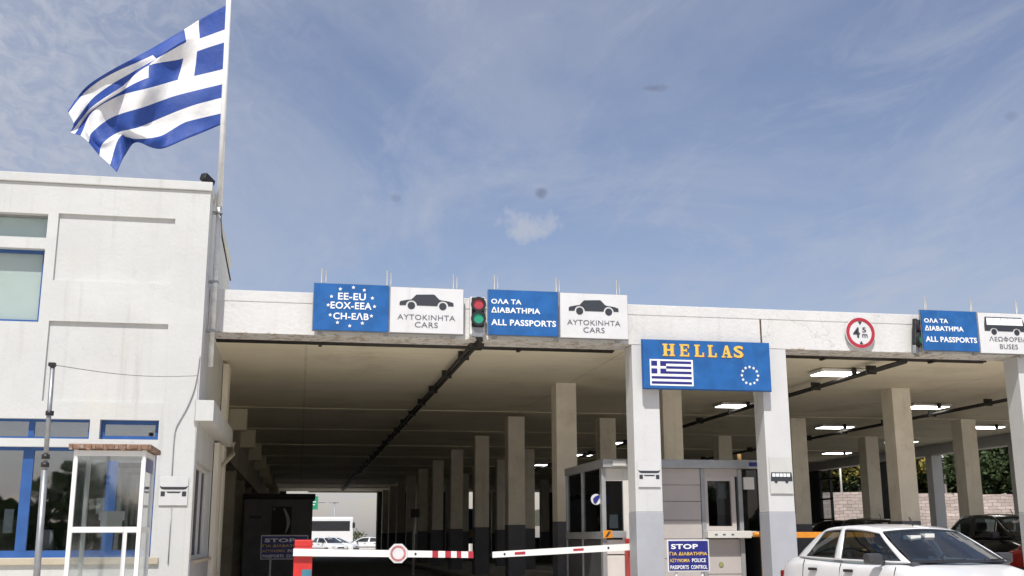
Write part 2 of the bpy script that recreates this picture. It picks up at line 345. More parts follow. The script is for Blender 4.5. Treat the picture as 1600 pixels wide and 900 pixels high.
for i in range(n):
    for j in range(n): m.bm.faces.new((vs[i, j], vs[i+1, j], vs[i+1, j+1], vs[i, j+1]))
struct(m.build('hillside', mat('scrub_soil', (.05, .05, .022), .95, var=.4, vscale=.8, dirt=(.02, .03, .008), damt=.9, dscale=.6, bump=.6, bscale=6), smooth=True))

# ------------------------------------------------------------------ office building on the left
def facade(m, us, vs_, depth, place):
    """grid wall: depth(i,j) metres behind the face, None for a hole; place(u,v,d) -> point"""
    HOLE = .28
    def q(*p): m.poly(*[place(*x) for x in p])
    nu, nv = len(us)-1, len(vs_)-1; D = [[depth(i, j) for j in range(nv)] for i in range(nu)]
    for i in range(nu):
        for j in range(nv):
            d = D[i][j]; a, b, c, e = us[i], us[i+1], vs_[j], vs_[j+1]
            if d is not None: q((a, c, d), (b, c, d), (b, e, d), (a, e, d))
            if i+1 < nu:
                d2 = D[i+1][j]; p, r = (HOLE if d is None else d), (HOLE if d2 is None else d2)
                if p != r: q((b, c, p), (b, c, r), (b, e, r), (b, e, p))
            if j+1 < nv:
                d2 = D[i][j+1]; p, r = (HOLE if d is None else d), (HOLE if d2 is None else d2)
                if p != r: q((a, e, p), (b, e, p), (b, e, r), (a, e, r))
office = thing('office_building', 'white two storey flat roofed border office with blue ground floor window frames', 'building', (-6, 17.2, 0))
def W2(o, root): o.parent = root; o.matrix_parent_inverse = Matrix.Translation(root.location).inverted(); return o
def P(m, name, mats, root, **k):                # part given in world coordinates
    o = m.build(name, mats, **k); o.parent = root
    o.matrix_parent_inverse = (Matrix.Translation(root.location) @ Matrix.Rotation(root.rotation_euler.z, 4, 'Z')).inverted()
    return o
def sub(m, name, mats, part, root, **k):
    o = m.build(name, mats, **k); o.parent = part
    return o
FY = 17.2
us = [-12, -10.4, -9.0, -8.4, -6.9, -6.75, -6.2, -5.7, -4.9, -3.95, -3.80, -3.10, -2.96, -2.12, -2.08, -1.57]
vz = [0, 1.0, 2.58, 2.70, 2.99, 3.25, 4.43, 4.455, 5.08, 5.56, 5.73, 6.11, 6.13, 6.60]
def holes(i, j):
    x = (us[i]+us[i+1])/2; z = (vz[j]+vz[j+1])/2
    up_ = 4.43 < z < 5.56 or 5.73 < z < 6.11
    if up_ and (-6.2 < x < -3.95 or -10.4 < x < -8.4): return None
    if 1.0 < z < 2.58 and (-6.2 < x < -2.12 or -10.4 < x < -6.9): return None
    if 2.70 < z < 2.99 and (-6.2 < x < -3.10 or -2.96 < x < -2.12 or -10.4 < x < -6.9): return None
    if -3.80 < x < -2.08 and (5.08 < z < 6.13 or 3.25 < z < 4.455): return .045
    return 0
# solid blocks of the walls are sheets with real reveals, closed by back, side and roof
m = MB(); facade(m, us, vz, holes, lambda u, v, d: (u, FY+d, v))
sy = [17.2, 17.5, 20.55, 22.2]; sz = [0, .95, 2.42, 6.60]
facade(m, sy, sz, lambda i, j: None if (i == 1 and j == 1) else 0, lambda u, v, d: (-1.57-d, u, v))
m.poly((-1.57, 22.2, 0), (-1.57, 22.2, 6.6), (-12, 22.2, 6.6), (-12, 22.2, 0)); m.poly((-12, FY, 0), (-12, 22.2, 0), (-12, 22.2, 6.6), (-12, FY, 6.6))
P(m, 'wall', wallp, office, fix=False)
m = MB(); m.box(-12.1, -1.545, 17.165, 22.25, 6.605, 6.75, .012); P(m, 'roof_coping', wallp, office)
m = MB(); m.box(-1.566, -1.556, 17.21, 22.2, 0, .93); P(m, 'dado_band', dadof, office)
m = MB(); m.box(-12, -2.0, 17.155, 17.24, .90, .998, .01); m.box(-1.62, -1.50, 17.45, 20.6, .90, .948, .008); P(m, 'window_sill', mat('beige_sill', (.50, .44, .34), .8, var=.15, dirt=(.3, .24, .16), damt=.4), office)
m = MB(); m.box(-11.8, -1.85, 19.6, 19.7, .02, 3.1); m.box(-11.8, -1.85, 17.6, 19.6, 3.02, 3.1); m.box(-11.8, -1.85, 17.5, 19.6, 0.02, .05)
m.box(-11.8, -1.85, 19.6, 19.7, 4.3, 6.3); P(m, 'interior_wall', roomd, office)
for a, b in ((-6.2, -3.95), (-10.4, -8.4)): m = MB(); m.box(a+.03, b-.03, 17.40, 17.415, 4.45, 6.2); P(m, 'roller_blind', blind, office)
brownf = mat('brown_furniture', (.10, .07, .05), .6, var=.3)
for b in ((-5.9, -5.2, 18.2, 18.8, .05, 1.25), (-4.45, -4.1, 18.1, 18.3, .05, 1.55), (-3.55, -3.2, 18.3, 18.8, .05, 1.4)): m = MB(); m.box(*b); P(m, 'cabinet', brownf, office)

m = MB(); m.tube([(-3.72, 18.0, 1.05), (-3.72, 18.0, 1.4)], .11, 12, .08); P(m, 'desk_lamp', paper, office)
m = MB(); m.box(-2.98, -2.62, 17.55, 17.58, 1.62, 1.86); P(m, 'notice', paper, office)
m = MB(); m.box(-4.3, -4.17, 17.75, 17.78, 1.35, 1.7); P(m, 'notice', mat('grey_notice', (.25, .27, .30), .7), office)
def frame(x0, x1, z0, z1, y, t, muls, material, name='window', gl=win, pane_y=.02, bottom=None):
    f = MB(); y1 = y+.05; b = bottom or t
    f.box(x0, x1, y, y1, z0, z0+b); f.box(x0, x1, y, y1, z1-t, z1); f.box(x0, x0+t, y+.002, y1, z0+b, z1-t); f.box(x1-t, x1, y+.002, y1, z0+b, z1-t)
    for a, w in muls: f.box(a-w/2, a+w/2, y-.004, y1, z0+b, z1-t)
    fr = P(f, name, material, office)
    g = MB(); g.box(x0+.01, x1-.01, y+pane_y, y+pane_y+.008, z0+.01, z1-.01); sub(g, 'pane', gl, fr, office)
    return fr
frame(-6.2, -3.95, 4.43, 5.56, 17.33, .05, [(-5.05, .06)], bluef, gl=winu)
frame(-6.2, -3.95, 5.73, 6.11, 17.33, .03, [(-5.05, .05)], steel, gl=winu)
frame(-10.4, -8.4, 4.43, 5.56, 17.33, .05, [(-9.4, .06)], bluef, gl=winu); frame(-10.4, -8.4, 5.73, 6.11, 17.33, .03, [(-9.4, .05)], steel, gl=winu)
frame(-6.2, -2.12, 1.0, 2.58, 17.31, .05, [(-5.1, .15), (-3.935, .15), (-2.75, .15)], bluef, bottom=.10)
frame(-6.2, -3.10, 2.70, 2.99, 17.31, .035, [(-5.1, .10), (-3.93, .08)], bluef); frame(-2.96, -2.12, 2.70, 2.99, 17.31, .06, [], bluef)
frame(-10.4, -6.9, 1.0, 2.58, 17.31, .05, [(-9.2, .15), (-8.1, .15)], bluef, bottom=.10); frame(-10.4, -6.9, 2.70, 2.99, 17.31, .035, [(-8.6, .08)], bluef)
f = MB()
for a in (17.5, 18.45, 19.5, 20.49): f.box(-1.74, -1.66, a, a+.06, .95, 2.42)
f.box(-1.735, -1.665, 17.56, 20.49, .95, 1.0); f.box(-1.735, -1.665, 17.56, 20.49, 2.37, 2.42); f = P(f, 'side_window', whitef, office)
g = MB(); g.box(-1.71, -1.70, 17.56, 20.49, 1.0, 2.37); sub(g, 'pane', wins, f, office)
# little concrete canopy over the side window, with its drain pipe
m = MB(); m.prism([(-1.62, 2.99), (-1.335, 2.99), (-1.335, 3.30), (-1.62, 3.30)], 17.14, 22.1); P(m, 'side_canopy', wallp, office)
m = MB(); m.tube([(-1.30, 21.9, 3.05), (-1.30, 22.0, 2.85), (-1.50, 21.5, 2.55), (-1.50, 21.5, .1)], .04); P(m, 'drain_pipe', wingp, office)
m = MB(); m.box(-1.555, -1.47, 20.62, 21.35, 0, 2.95); m.box(-1.555, -1.45, 21.7, 22.3, 0, 4.55); P(m, 'pilaster', creamp, office)
# single-storey wing under the canopy
m = MB(); m.box(-2.6, -2.3, 22.22, 81.5, 0, 3.3); m.box(-2.6, -1.9, 22.22, 82.2, 3.3, 4.99)
for k in range(11):
    y = 23.9+5.75*k; m.box(-2.3, -1.98, y-.3, y+.3, 0, 3.298)
P(m, 'wing_wall', wingp, office)
for k in range(10):
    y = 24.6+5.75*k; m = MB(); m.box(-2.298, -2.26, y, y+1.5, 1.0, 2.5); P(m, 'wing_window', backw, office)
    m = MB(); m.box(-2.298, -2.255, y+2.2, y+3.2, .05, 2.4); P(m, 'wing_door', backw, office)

# ------------------------------------------------------------------ canopy over the lanes
canopy = thing('border_canopy', 'long flat concrete canopy with a peeling white beam spanning the checkpoint lanes', 'canopy', (5, 18, 0))
m = MB(); m.box(-1.899, 24.2, 18.62, 82.2, 4.62, 5.0); m.box(-1.56, 24.2, 18.02, 18.62, 4.9, 5.0); P(m, 'roof_slab', ceilp, canopy)
m = MB(); m.box(-1.565, 24.2, 18.0, 18.62, 4.5, 5.02); m.box(-1.565, 24.2, 17.992, 18.62, 5.02, 5.205, .01); P(m, 'front_beam', beamp, canopy)
m = MB(); m.box(7.87, 7.90, 17.996, 18.0, 4.56, 5.03); P(m, 'expansion_joint', mat('rusty_joint', (.10, .06, .04), .9, var=.4, vscale=12), canopy)
for k in range(10):
    y = 29.65+5.75*k
    if y > 82: break
    m = MB(); m.box(-1.9, 23.3, y-.16, y+.16, 4.585 if k > 1 else 4.605, 4.619); m.box(-1.898, -1.45, y-.16, y+.30, 4.02, 4.569, .01); P(m, 'roof_rib', ceilp, canopy)
def column(x, y, w, d, z1, paint, dpaint, zd=1.66, part='column'):
    m = MB(); m.box(x-w/2, x+w/2, y, y+d, zd, z1, .012); c = P(m, part, paint, canopy)
    m = MB(); m.box(x-w/2-.004, x+w/2+.004, y-.004, y+d+.004, 0.0, zd-.001, .012); sub(m, 'dado_band', dpaint, c, canopy)
for x in (5.74, 8.10, 13.12, 18.4, 23.5): column(x, 18.004, .47, .42, 4.497, colp, dadof, 1.67)
for x, ya, st in ((5.72, 23.75, 5.85), (8.30, 24.1, 5.5), (13.58, 23.3, 5.5), (18.5, 22.8, 5.5)):
    for k in range(11):
        y = ya+st*k
        if y < 81: column(x, y, .46, .5, 4.619 if k == 0 else 4.497, creamp, dadoi, 1.6)
for y in (27.6, 33.1, 38.2, 43.2): column(23.5, y, .42, .42, 4.24, colp, dadof, 1.6)
m = MB(); m.box(23.28, 23.72, 18.45, 82, 4.25, 4.618); P(m, 'side_header', colp, canopy)
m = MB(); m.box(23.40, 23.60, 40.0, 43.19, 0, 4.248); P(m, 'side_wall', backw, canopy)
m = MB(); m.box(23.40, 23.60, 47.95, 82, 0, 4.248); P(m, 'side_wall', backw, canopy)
m = MB()
for z in (1.0, 2.0, 2.9, 3.8): m.box(23.44, 23.56, 46.84, 47.94, z, z+.07)
for y in (46.84, 47.88): m.box(23.44, 23.56, y, y+.06, .0, 4.24)
sdoor = P(m, 'glazed_screen', blackm, canopy)
m = MB(); m.box(23.49, 23.50, 46.9, 47.88, .05, 4.2); sub(m, 'pane', cabgl, sdoor, canopy)
m = MB()
xs = [5.56, 10.87, 11.02, 12.0, 12.62, 14.86, 15.16, 17.0, 17.78, 23.3]
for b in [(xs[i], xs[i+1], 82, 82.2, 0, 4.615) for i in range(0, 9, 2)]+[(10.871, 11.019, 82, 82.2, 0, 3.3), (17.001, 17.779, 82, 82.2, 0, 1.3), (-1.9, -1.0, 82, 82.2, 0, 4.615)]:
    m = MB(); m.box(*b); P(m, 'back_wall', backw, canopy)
m = MB(); m.box(.55, 5.56, 81.95, 82.15, 4.52, 4.63); m.box(5.47, 5.555, 81.95, 82.15, 0, 4.52); P(m, 'exit_frame', colp, canopy)

# conduits under the roof
def conduit(label, x0, y0, x1, y1, z, horizontal):
    t = thing('conduit', label, 'conduit', ((x0+x1)/2, (y0+y1)/2, z), group='dark conduits under the canopy roof')
    m = MB()
    for o in (-.045, .05): m.tube([(x0, y0+o, z), (x1, y1+o, z)] if horizontal else [(x0+o, y0, z), (x1+o, y1, z)], .030 if o < 0 else .038, 8)
    P(m, 'pipe', conduitm, t); Ln = (x1-x0) if horizontal else (y1-y0); k = max(2, int(Ln/2.4))
    for i in range(k):
        f = (i+.5)/k
        m = MB()
        if horizontal: m.box(x0+Ln*f-.03, x0+Ln*f+.03, y0-.1, y0+.1, z-.06, z+.07)
        else: m.box(x0-.1, x0+.1, y0+Ln*f-.03, y0+Ln*f+.03, z-.06, z+.11)
        P(m, 'pipe_clamp', conduitm, t)
conduit('dark double conduit running the whole depth of the left lane ceiling', 2.86, 18.7, 2.86, 79, 4.52, False)
conduit('dark double conduit running away beside the ceiling lamp behind the height limit sign', 11.0, 18.7, 11.0, 60, 4.45, False)
conduit('dark double conduit running away under the far right lane ceiling', 16.4, 20.5, 16.4, 60, 4.42, False)
conduit('dark conduit along the back of the beam over the left lane', -1.5, 18.95, 5.45, 18.95, 4.545, True)
conduit('dark conduit along the back of the beam over the height limit sign lane', 8.4, 18.95, 12.85, 18.95, 4.545, True)
m = MB(); m.tube([(2.86, 18.9, 4.50), (2.86, 17.96, 4.49), (2.80, 17.94, 4.6)], .05); m.box(2.74, 2.98, 18.3, 18.6, 4.42, 4.499)
tag(m.build('junction_box', conduitm), 'black cable junction box under the beam below the left traffic light', 'junction box')

# ceiling lamps
def lamp():
    t = thing('ceiling_lamp', 'x', 'ceiling lamp'); m = MB(); m.box(-.54, .54, -.34, .34, -.06, 0, .01); m.build('housing', whitef, t)
    m = MB(); m.box(-.49, .49, -.29, .29, -.072, -.0605); m.build('diffuser', tube, t); m = MB(); m.tube([(.1, -.45, -.13), (.1, -.45, 0)], .05, 10); m.build('sensor', plast, t); return t
lp = None
LAMPS = [(10.85, 20.95, 'lit square ceiling lamp nearest the front, under the beam of the height limit sign lane'),
 (10.95, 26.7, 'lit ceiling lamp seen just below the blue HELLAS sign'), (11.05, 38.1, 'lit ceiling lamp seen above the booth, left of the first white column'),
 (11.1, 43.9, 'small lit ceiling lamp seen against the cream column above the booth roof'), (11.1, 50.2, 'tiny lit ceiling lamp deep in the dark, left of the booth'),
 (15.95, 26.2, 'bright lit ceiling lamp right of the big cream column behind the white car'), (16.1, 31.6, 'lit ceiling lamp left of the big cream column behind the white car'),
 (20.75, 30.9, 'lit ceiling lamp at the right edge near the tree openings'), (21.15, 41.5, 'lit ceiling lamp above the opening onto the stone wall, lowest in that lane'),
 (20.95, 36.2, 'lit ceiling lamp just right of the big cream column, above the tree opening')]
for x, y, lab in LAMPS:
    o = lamp() if lp is None else copy_tree(lp); lp = lp or o
    o.location = (x, y, 4.60); o['label'] = lab; o['group'] = 'lit ceiling lamps under the canopy'

# ------------------------------------------------------------------ overhead signs
def star(m, x, z, r, y0, y1): m.prism([(x+(r if i % 2 == 0 else r*.45)*math.sin(math.pi*i/5), z+(r if i % 2 == 0 else r*.45)*math.cos(math.pi*i/5)) for i in range(10)], y0, y1)
def board(name, label, cat, x0, x1, z0, z1, y, face, group=None, rods=(), edge=steel):
    t = thing(name, label, cat, ((x0+x1)/2, y, z0), group=group)
    m = MB(); m.box(x0, x1, y, y+.03, z0, z1, .004); P(m, 'panel', face, t)
    m = MB(); m.box(x0-.012, x1+.012, y+.031, y+.06, z0-.012, z1+.012); P(m, 'backing_frame', edge, t)
    for r in rods:
        m = MB(); m.tube([(r, y+.09, z0-.06), (r, y+.09, z1+.27)], .014, 8); m.tube([(r+.07, y+.16, z0+.4), (r+.07, y+.16, z1+.25)], .010, 8); m.box(r-.04, r+.04, y+.062, y+.12, z0-.05, z0-.013); P(m, 'support_rod', rodm, t)
    f = lambda u, v: (x0+u*(x1-x0), z1-v*(z1-z0))
    return t, f
def word(t, f, body, u0, u1, vc, h, y, material, bold=.0, part='lettering'):
    a = f(u0, vc+h/2); b = f(u1, vc-h/2); m = MB(); m.text(body, a[0], b[0], a[1], b[1], y-.003, bold); return P(m, part, material, t, fix=False)
SY = 17.80
t, f = board('lane_sign', 'blue sign with a ring of white stars around ΕΕ-EU, ΕΟΧ-EEA and CH-ΕΛΒ', 'sign', .09, 1.31, 4.55, 5.33, SY, signb, 'signs on the canopy beam', (.21, 1.28))
word(t, f, 'EE-EU', .32, .69, .27, .15, SY, letw, .02); word(t, f, 'EOX-EEA', .225, .77, .465, .15, SY, letw, .02); word(t, f, 'CH-EΛB', .265, .735, .69, .15, SY, letw, .02)
m = MB()
for x, y in ((320,195),(445,180),(550,208),(238,268),(630,288),(210,352),(652,372),(232,450),(625,465),(303,525),(420,560),(540,535)):
    u = (x-70)/720; v = (y-130-32*u)/462; p = f(u, v); m = MB(); star(m, p[0], p[1], .033, SY-.006, SY-.0005); P(m, 'star', letw, t)
CARPOLY = [(.125,.40),(.125,.33),(.145,.305),(.24,.275),(.285,.265),(.345,.165),(.355,.155),(.58,.14),(.60,.145),(.665,.25),(.69,.262),(.80,.285),(.86,.315),(.865,.39),(.80,.39)]
def carsign(label, x0, x1, z0, z1, rods):
    t, f = board('lane_sign', label, 'sign', x0, x1, z0, z1, SY, signw, 'signs on the canopy beam', rods)
    m = MB()
    def arc(cx, cz, r, a0, a1, n=10): return [(cx+r*math.cos(a0+(a1-a0)*i/n), cz+r*1.5*math.sin(a0+(a1-a0)*i/n)) for i in range(n+1)]
    pts = CARPOLY + arc(.715, .395, .075, 0, -math.pi) + arc(.285, .395, .075, 0, -math.pi)
    m.prism([f(u, v) for u, v in pts], SY-.006, SY-.0005)
    for cx in (.285, .715):
        p = f(cx, .40); m.disc(p[0], p[1], .062, SY-.006, SY-.0005)
    P(m, 'car_symbol', letk, t)
    word(t, f, 'AYTOKINHTA', .10, .885, .655, .115, SY, letg); word(t, f, 'CARS', .335, .65, .82, .12, SY, letg)
carsign('white CARS sign with a black car symbol, beside the blue star sign', 1.335, 2.55, 4.55, 5.31, (2.39,))
def passp(label, x0, x1, z0, z1, rods):
    t, f = board('lane_sign', label, 'sign', x0, x1, z0, z1, SY, signb, 'signs on the canopy beam', rods)
    word(t, f, 'OΛA TA', .04, .47, .26, .115, SY, letw, .025); word(t, f, 'ΔIABATHPIA', .04, .74, .45, .125, SY, letw, .025); word(t, f, 'ALL PASSPORTS', .04, .965, .725, .135, SY, letw, .025)
passp('blue ALL PASSPORTS sign between the left traffic light and a white CARS sign', 2.97, 4.17, 4.56, 5.33, (3.09, 4.16))
carsign('white CARS sign with a black car symbol, just left of the blue HELLAS sign', 4.205, 5.39, 4.55, 5.32, (5.23,))
passp('blue ALL PASSPORTS sign beside the white BUSES sign at the right', 10.90, 12.0, 4.52, 5.255, (11.04, 11.96))
t, f = board('lane_sign', 'white BUSES sign with a black bus symbol at the right edge', 'sign', 12.03, 13.13, 4.50, 5.245, SY, signw, 'signs on the canopy beam', (12.89,))
m = MB()
def q(a, b, c, d): m.prism([f(*p) for p in ((a, b), (c, b), (c, d), (a, d))], SY-.006, SY-.0005)
m.prism([f(u, v) for u, v in ((.12,.10),(.80,.10),(.86,.31),(.86,.45),(.765,.45),(.74,.39),(.69,.37),(.64,.39),(.615,.45),(.345,.45),(.32,.39),(.27,.37),(.22,.39),(.195,.45),(.10,.45),(.10,.31))], SY-.006, SY-.0005)
for cx in (.27, .69): p = f(cx, .47); m.disc(p[0], p[1], .055, SY-.006, SY-.0005)
bs = P(m, 'bus_symbol', letk, t)
m = MB()
for i in range(5): a = .145+i*.133; m.prism([f(u, v) for u, v in ((a,.125),(a+.125,.125),(a+.135,.30),(a,.30))], SY-.009, SY-.0062)
sub(m, 'bus_windows', letw, bs, t)
word(t, f, 'ΛEΩ', .17, .415, .645, .115, SY, letg); word(t, f, 'OPEIA', .535, .86, .645, .115, SY, letg)
ph = word(t, f, 'O', .43, .52, .645, .085, SY, letg); m = MB(); a = f(.467, .71); b = f(.483, .58); m.box(a[0], b[0], SY-.007, SY-.0015, a[1], b[1]); sub(m, 'lettering_bar', letg, ph, t); word(t, f, 'BUSES', .35, .68, .83, .12, SY, letg)

# HELLAS board
HY = 17.80
t, f = board('country_sign', 'blue HELLAS sign with a striped flag and a ring of stars between two white columns', 'sign', 5.64, 7.94, 3.72, 4.555, HY, signb, edge=bluef)
def serif(m, ch, x0, x1, z0, z1, y0, y1):
    w = x1-x0; h = z1-z0; st = w*.26; sr = h*.13
    def bx(a, b, c, d, k=0): m.box(x0+a*w, x0+b*w, y0-k, y1, z0+c*h, z0+d*h)
    if ch == 'H':
        for a in (0, .56): bx(a+.09, a+.35, .0, 1); bx(a, a+.44, 0, .12, .001); bx(a, a+.44, .88, 1, .001)
        bx(.35, .65, .43, .57)
    elif ch == 'E':
        bx(.1, .38, 0, 1); bx(0, .95, 0, .13, .001); bx(0, .95, .87, 1, .001); bx(.38, .72, .43, .57); bx(.82, .951, .13, .32); bx(.82, .951, .68, .87); bx(.62, .73, .36, .64, .001)
    elif ch == 'L': bx(.1, .40, 0, 1); bx(0, .95, 0, .13, .001); bx(0, .55, .87, 1, .001); bx(.80, .951, .13, .36)
    elif ch == 'A':
        P_ = lambda pts, k=0: m.prism([(x0+a*w, z0+b*h) for a, b in pts], y0-k, y1)
        P_([(.06,.1),(.22,.1),(.52,.97),(.36,.97)]); P_([(.62,.1),(.92,.1),(.62,1),(.36,1)], .0015); P_([(.22,.28),(.75,.28),(.75,.40),(.22,.40)], .0007)
        bx(-.04, .36, 0, .11, .002); bx(.5, 1.04, 0, .11, .002)
CH = [('H',340,425),('E',460,530),('L',565,635),('L',660,725),('A',760,830),('S',845,915)]
for mm, dx, yy, nm in ((goldd, .014, HY-.003, 'lettering_edge'), (gold, 0, HY-.007, 'lettering')):
    for ch, a, b in CH:
        m = MB()
        a = f((a-202)/905, .33); b = f((b-202)/905, .075)
        if ch == 'S': m.text('S', a[0]+dx, b[0]+dx, a[1]-dx*.5, b[1]-dx*.5, yy-.001, .03, .0015)
        else: serif(m, ch, a[0]+dx, b[0]+dx, a[1]-dx*.5, b[1]-dx*.5, yy, yy+.0025)
        P(m, nm, mm, t, fix=False)
a = f(.05, .94); b = f(.385, .40)
m = MB(); m.box(a[0], b[0], HY-.003, HY-.0004, a[1], b[1]); fl = P(m, 'flag_emblem', letw, t)
m = MB(); x0, x1, z0, z1 = a[0]+.025, b[0]-.03, a[1]+.028, b[1]-.028; hh = (z1-z0)/9; cw = (x1-x0)*.37
for i in (0, 2, 4, 6, 8):
    m.box(x0 if i > 4 else x0+cw+.0001, x1, HY-.0052, HY-.0032, z1-(i+1)*hh, z1-i*hh)
for aa, bb in ((0, .4), (.6, 1)):
    for c, d in ((0, 2), (3, 5)): m.box(x0+cw*aa, x0+cw*bb, HY-.0053, HY-.0033, z1-d*hh, z1-c*hh)
sub(m, 'flag_stripes', signd, fl, t)
c = f(.832, .69)
for i in range(12): m = MB(); star(m, c[0]+.148*math.sin(i*math.pi/6), c[1]+.148*math.cos(i*math.pi/6), .03, HY-.005, HY-.0004); P(m, 'star', letw, t)

# 4.5 m height limit sign
t = thing('height_limit_sign', 'round red ringed white height limit sign reading 4 5 m on the beam', 'sign', (9.755, 17.93, 4.54))
m = MB(); m.disc(9.755, 4.82, .285, 17.93, 17.96, 48); P(m, 'plate', signw, t)
m = MB(); m.ring(9.755, 4.82, .215, .275, 17.924, 17.9295, 48); P(m, 'red_ring', redd, t)
for a in (('4', 9.61, 9.74, 4.73, 4.92, 17.926, .02), ('5', 9.79, 9.865, 4.83, 4.92, 17.926, .01), ('m', 9.785, 9.885, 4.735, 4.80, 17.926, .01)): m = MB(); m.text(*a); P(m, 'lettering', letk, t, fix=False)
for a in ([(9.72, 5.025), (9.79, 5.025), (9.755, 4.965)], [(9.72, 4.615), (9.79, 4.615), (9.755, 4.675)]): m = MB(); m.prism(a, 17.922, 17.9235); P(m, 'arrow_mark', letk, t)

# traffic lights
def signal():
    t = thing('traffic_light', 'x', 'traffic light')
    m = MB(); m.box(-.125, .125, .03, .16, -.12, .52, .01); m.build('backplate', whitef, t)
    m = MB(); m.box(-.105, .105, -.05, .03, .0, .50, .02); m.build('housing', blackm, t)
    for z, mm in ((.37, lensr), (.13, lensg)):
        m = MB(); m.ring(0, z, .088, .125, -.10, -.052, 28); v = m.build('visor', blackm, t)
        m = MB(); m.disc(0, z, .0875, -.075, -.0505, 24); m.build('lens', mm, t)
    m = MB(); m.box(-.09, .09, -.03, .03, -.17, -.005, .01); m.build('bracket', steel, t)
    return t
s1 = signal(); s1.location = (2.80, 17.85, 4.69); s1['label'] = 'red and green traffic light between the white CARS sign and the ALL PASSPORTS sign'
s2 = copy_tree(s1); s2.location = (10.79, 17.88, 4.60); s2.rotation_euler = (0, R(12), R(38)); s2['label'] = 'tilted traffic light half hidden by the right ALL PASSPORTS sign'
for c_ in list(s2.children):
    if c_.name.startswith('backplate'): bpy.data.objects.remove(c_)
for s in (s1, s2): s['group'] = 'traffic lights on the beam'

# lane plaques
def plaque(label, x0, x1, z0, z1, y, face, bus):
    t = thing('lane_plaque', label, 'plaque', ((x0+x1)/2, y, z0), group='small vehicle plaques')
    m = MB(); m.box(x0, x1, y-.012, y, z0, z1, .003); P(m, 'plate', face, t)
    f = lambda u, v: (x0+u*(x1-x0), z1-v*(z1-z0)); m = MB(); a, b = y-.016, y-.0125
    if bus:
        m.prism([f(*p) for p in ((.06,.42),(.94,.42),(.97,.58),(.97,.66),(.03,.66),(.03,.58))], a, b)
        for u in (.25, .72): p = f(u, .67); m.disc(p[0], p[1], .028, a-.002, b)
        P(m, 'bus_symbol', letk, t); m = MB()
        for i in range(5): m.prism([f(*p) for p in ((.10+i*.16,.45),(.23+i*.16,.45),(.23+i*.16,.54),(.10+i*.16,.54))], a-.004, a-.0005)
        P(m, 'bus_windows', letw, t)
    else:
        m.prism([f(*p) for p in ((.0,.33),(.10,.36),(.90,.36),(1.0,.33),(.93,.43),(.84,.45),(.16,.45),(.07,.43))], a, b)
        m.prism([f(*p) for p in ((.24,.52),(.76,.52),(.70,.57),(.30,.57))], a, b)
        for u in (.13, .87): p = f(u, .60); m.prism([(p[0]-.03, p[1]+.035), (p[0]+.03, p[1]+.035), (p[0]+.03, p[1]-.035), (p[0]-.03, p[1]-.035)], a, b)
        P(m, 'car_symbol', letk, t)
plaque('white plaque with a black car front symbol on the corner of the left office', -2.05, -1.64, 1.74, 2.16, 17.19, mat('weathered_office_plaque', (.605, .61, .605), .5, var=.04), False)
plaquew = mat('weathered_white_plaque', (.62, .62, .62), .5, var=.04)
plaque('white plaque with a black car front symbol on the column left of the booth window', 5.55, 5.94, 2.08, 2.50, 17.99, plaquew, False)
plaque('grey plaque with a black bus symbol on the column behind the white car', 7.90, 8.32, 1.98, 2.60, 17.99, mat('pale_grey_plaque', (.55, .55, .53), .5, var=.05), True)

# STOP signs
def stop_sign(label, x0, x1, z0, z1, y, rz, posts=True):
    t = thing('stop_sign', label, 'sign', ((x0+x1)/2, y, 0), rz, group='navy passport control signs')
    cx = (x0+x1)/2; hw = (x1-x0)/2; H = z1-z0
    m = MB(); m.box(-hw-.022, hw+.022, 0, .02, z0-.022, z1+.022, .008); m.build('border', signw, t)
    m = MB(); m.box(-hw, hw, -.004, -.0003, z0, z1); m.build('panel', signd, t)
    for body, a, b, vc, h, mm in (('STOP', .06, .74, .19, .17, letw), ('ΓIA ΔIABATHPIA', .02, .97, .43, .12, gold), ('AΣTYNOMIA', .02, .52, .66, .12, gold), ('POLICE', .58, .93, .66, .13, letw), ('PASSPORTS', .03, .49, .89, .13, letw), ('CONTROL', .55, .96, .89, .13, letw)):
        m = MB(); m.text(body, -hw+2*hw*a, -hw+2*hw*b, z1-H*(vc+h/2), z1-H*(vc-h/2), -.007, .03 if body == 'STOP' else .015, .002); m.build('lettering', mm, t, fix=False)
    for px in (-hw*.6, hw*.72): m = MB(); m.tube([(px, .045, 0), (px, .045, z1)], .022, 10); m.build('post', polew, t)
stop_sign('blue STOP passport control sign in front of the booth, between column and counter', 5.70, 6.37, .75, 1.20, 17.0, R(4))
stop_sign('shaded STOP passport control sign beside the red barrier post in the dark lane', -.86, .20, .80, 1.32, 27.5, R(-3))

# ------------------------------------------------------------------ flag pole, flag, camera
t = thing('flag_pole', 'tall white flag pole clamped to the right corner of the office building', 'flag pole', (-1.49, 17.75, 0))
m = MB(); m.tube([(-1.475, 17.75, 6.52), (-1.52, 17.75, 10.6)], .050, 12, .042); P(m, 'pole', polew, t)
m = MB(); m.tube([(-1.47, 17.75, 3.9), (-1.475, 17.75, 6.55)], .042, 12); P(m, 'lower_pipe', mat('weathered_pipe', (.80, .79, .77), .6, .0, var=.2, vscale=5, dirt=(.2, .12, .08), damt=.5, dscale=4), t)
for z in (4.45, 5.25, 6.4): m = MB(); m.box(-1.56, -1.42, 17.69, 17.81, z, z+.03); P(m, 'clamp', steel, t)
m = MB(); m.disc(-1.52, 10.62, .06, 17.70, 17.80, 16); P(m, 'finial', polew, t)
m = MB(); m.tube([(-1.45, 17.72, 6.5), (-1.40, 17.72, 6.0), (-1.28, 18.4, 5.45)], .012, 6); P(m, 'guy_cable', conduitm, t)
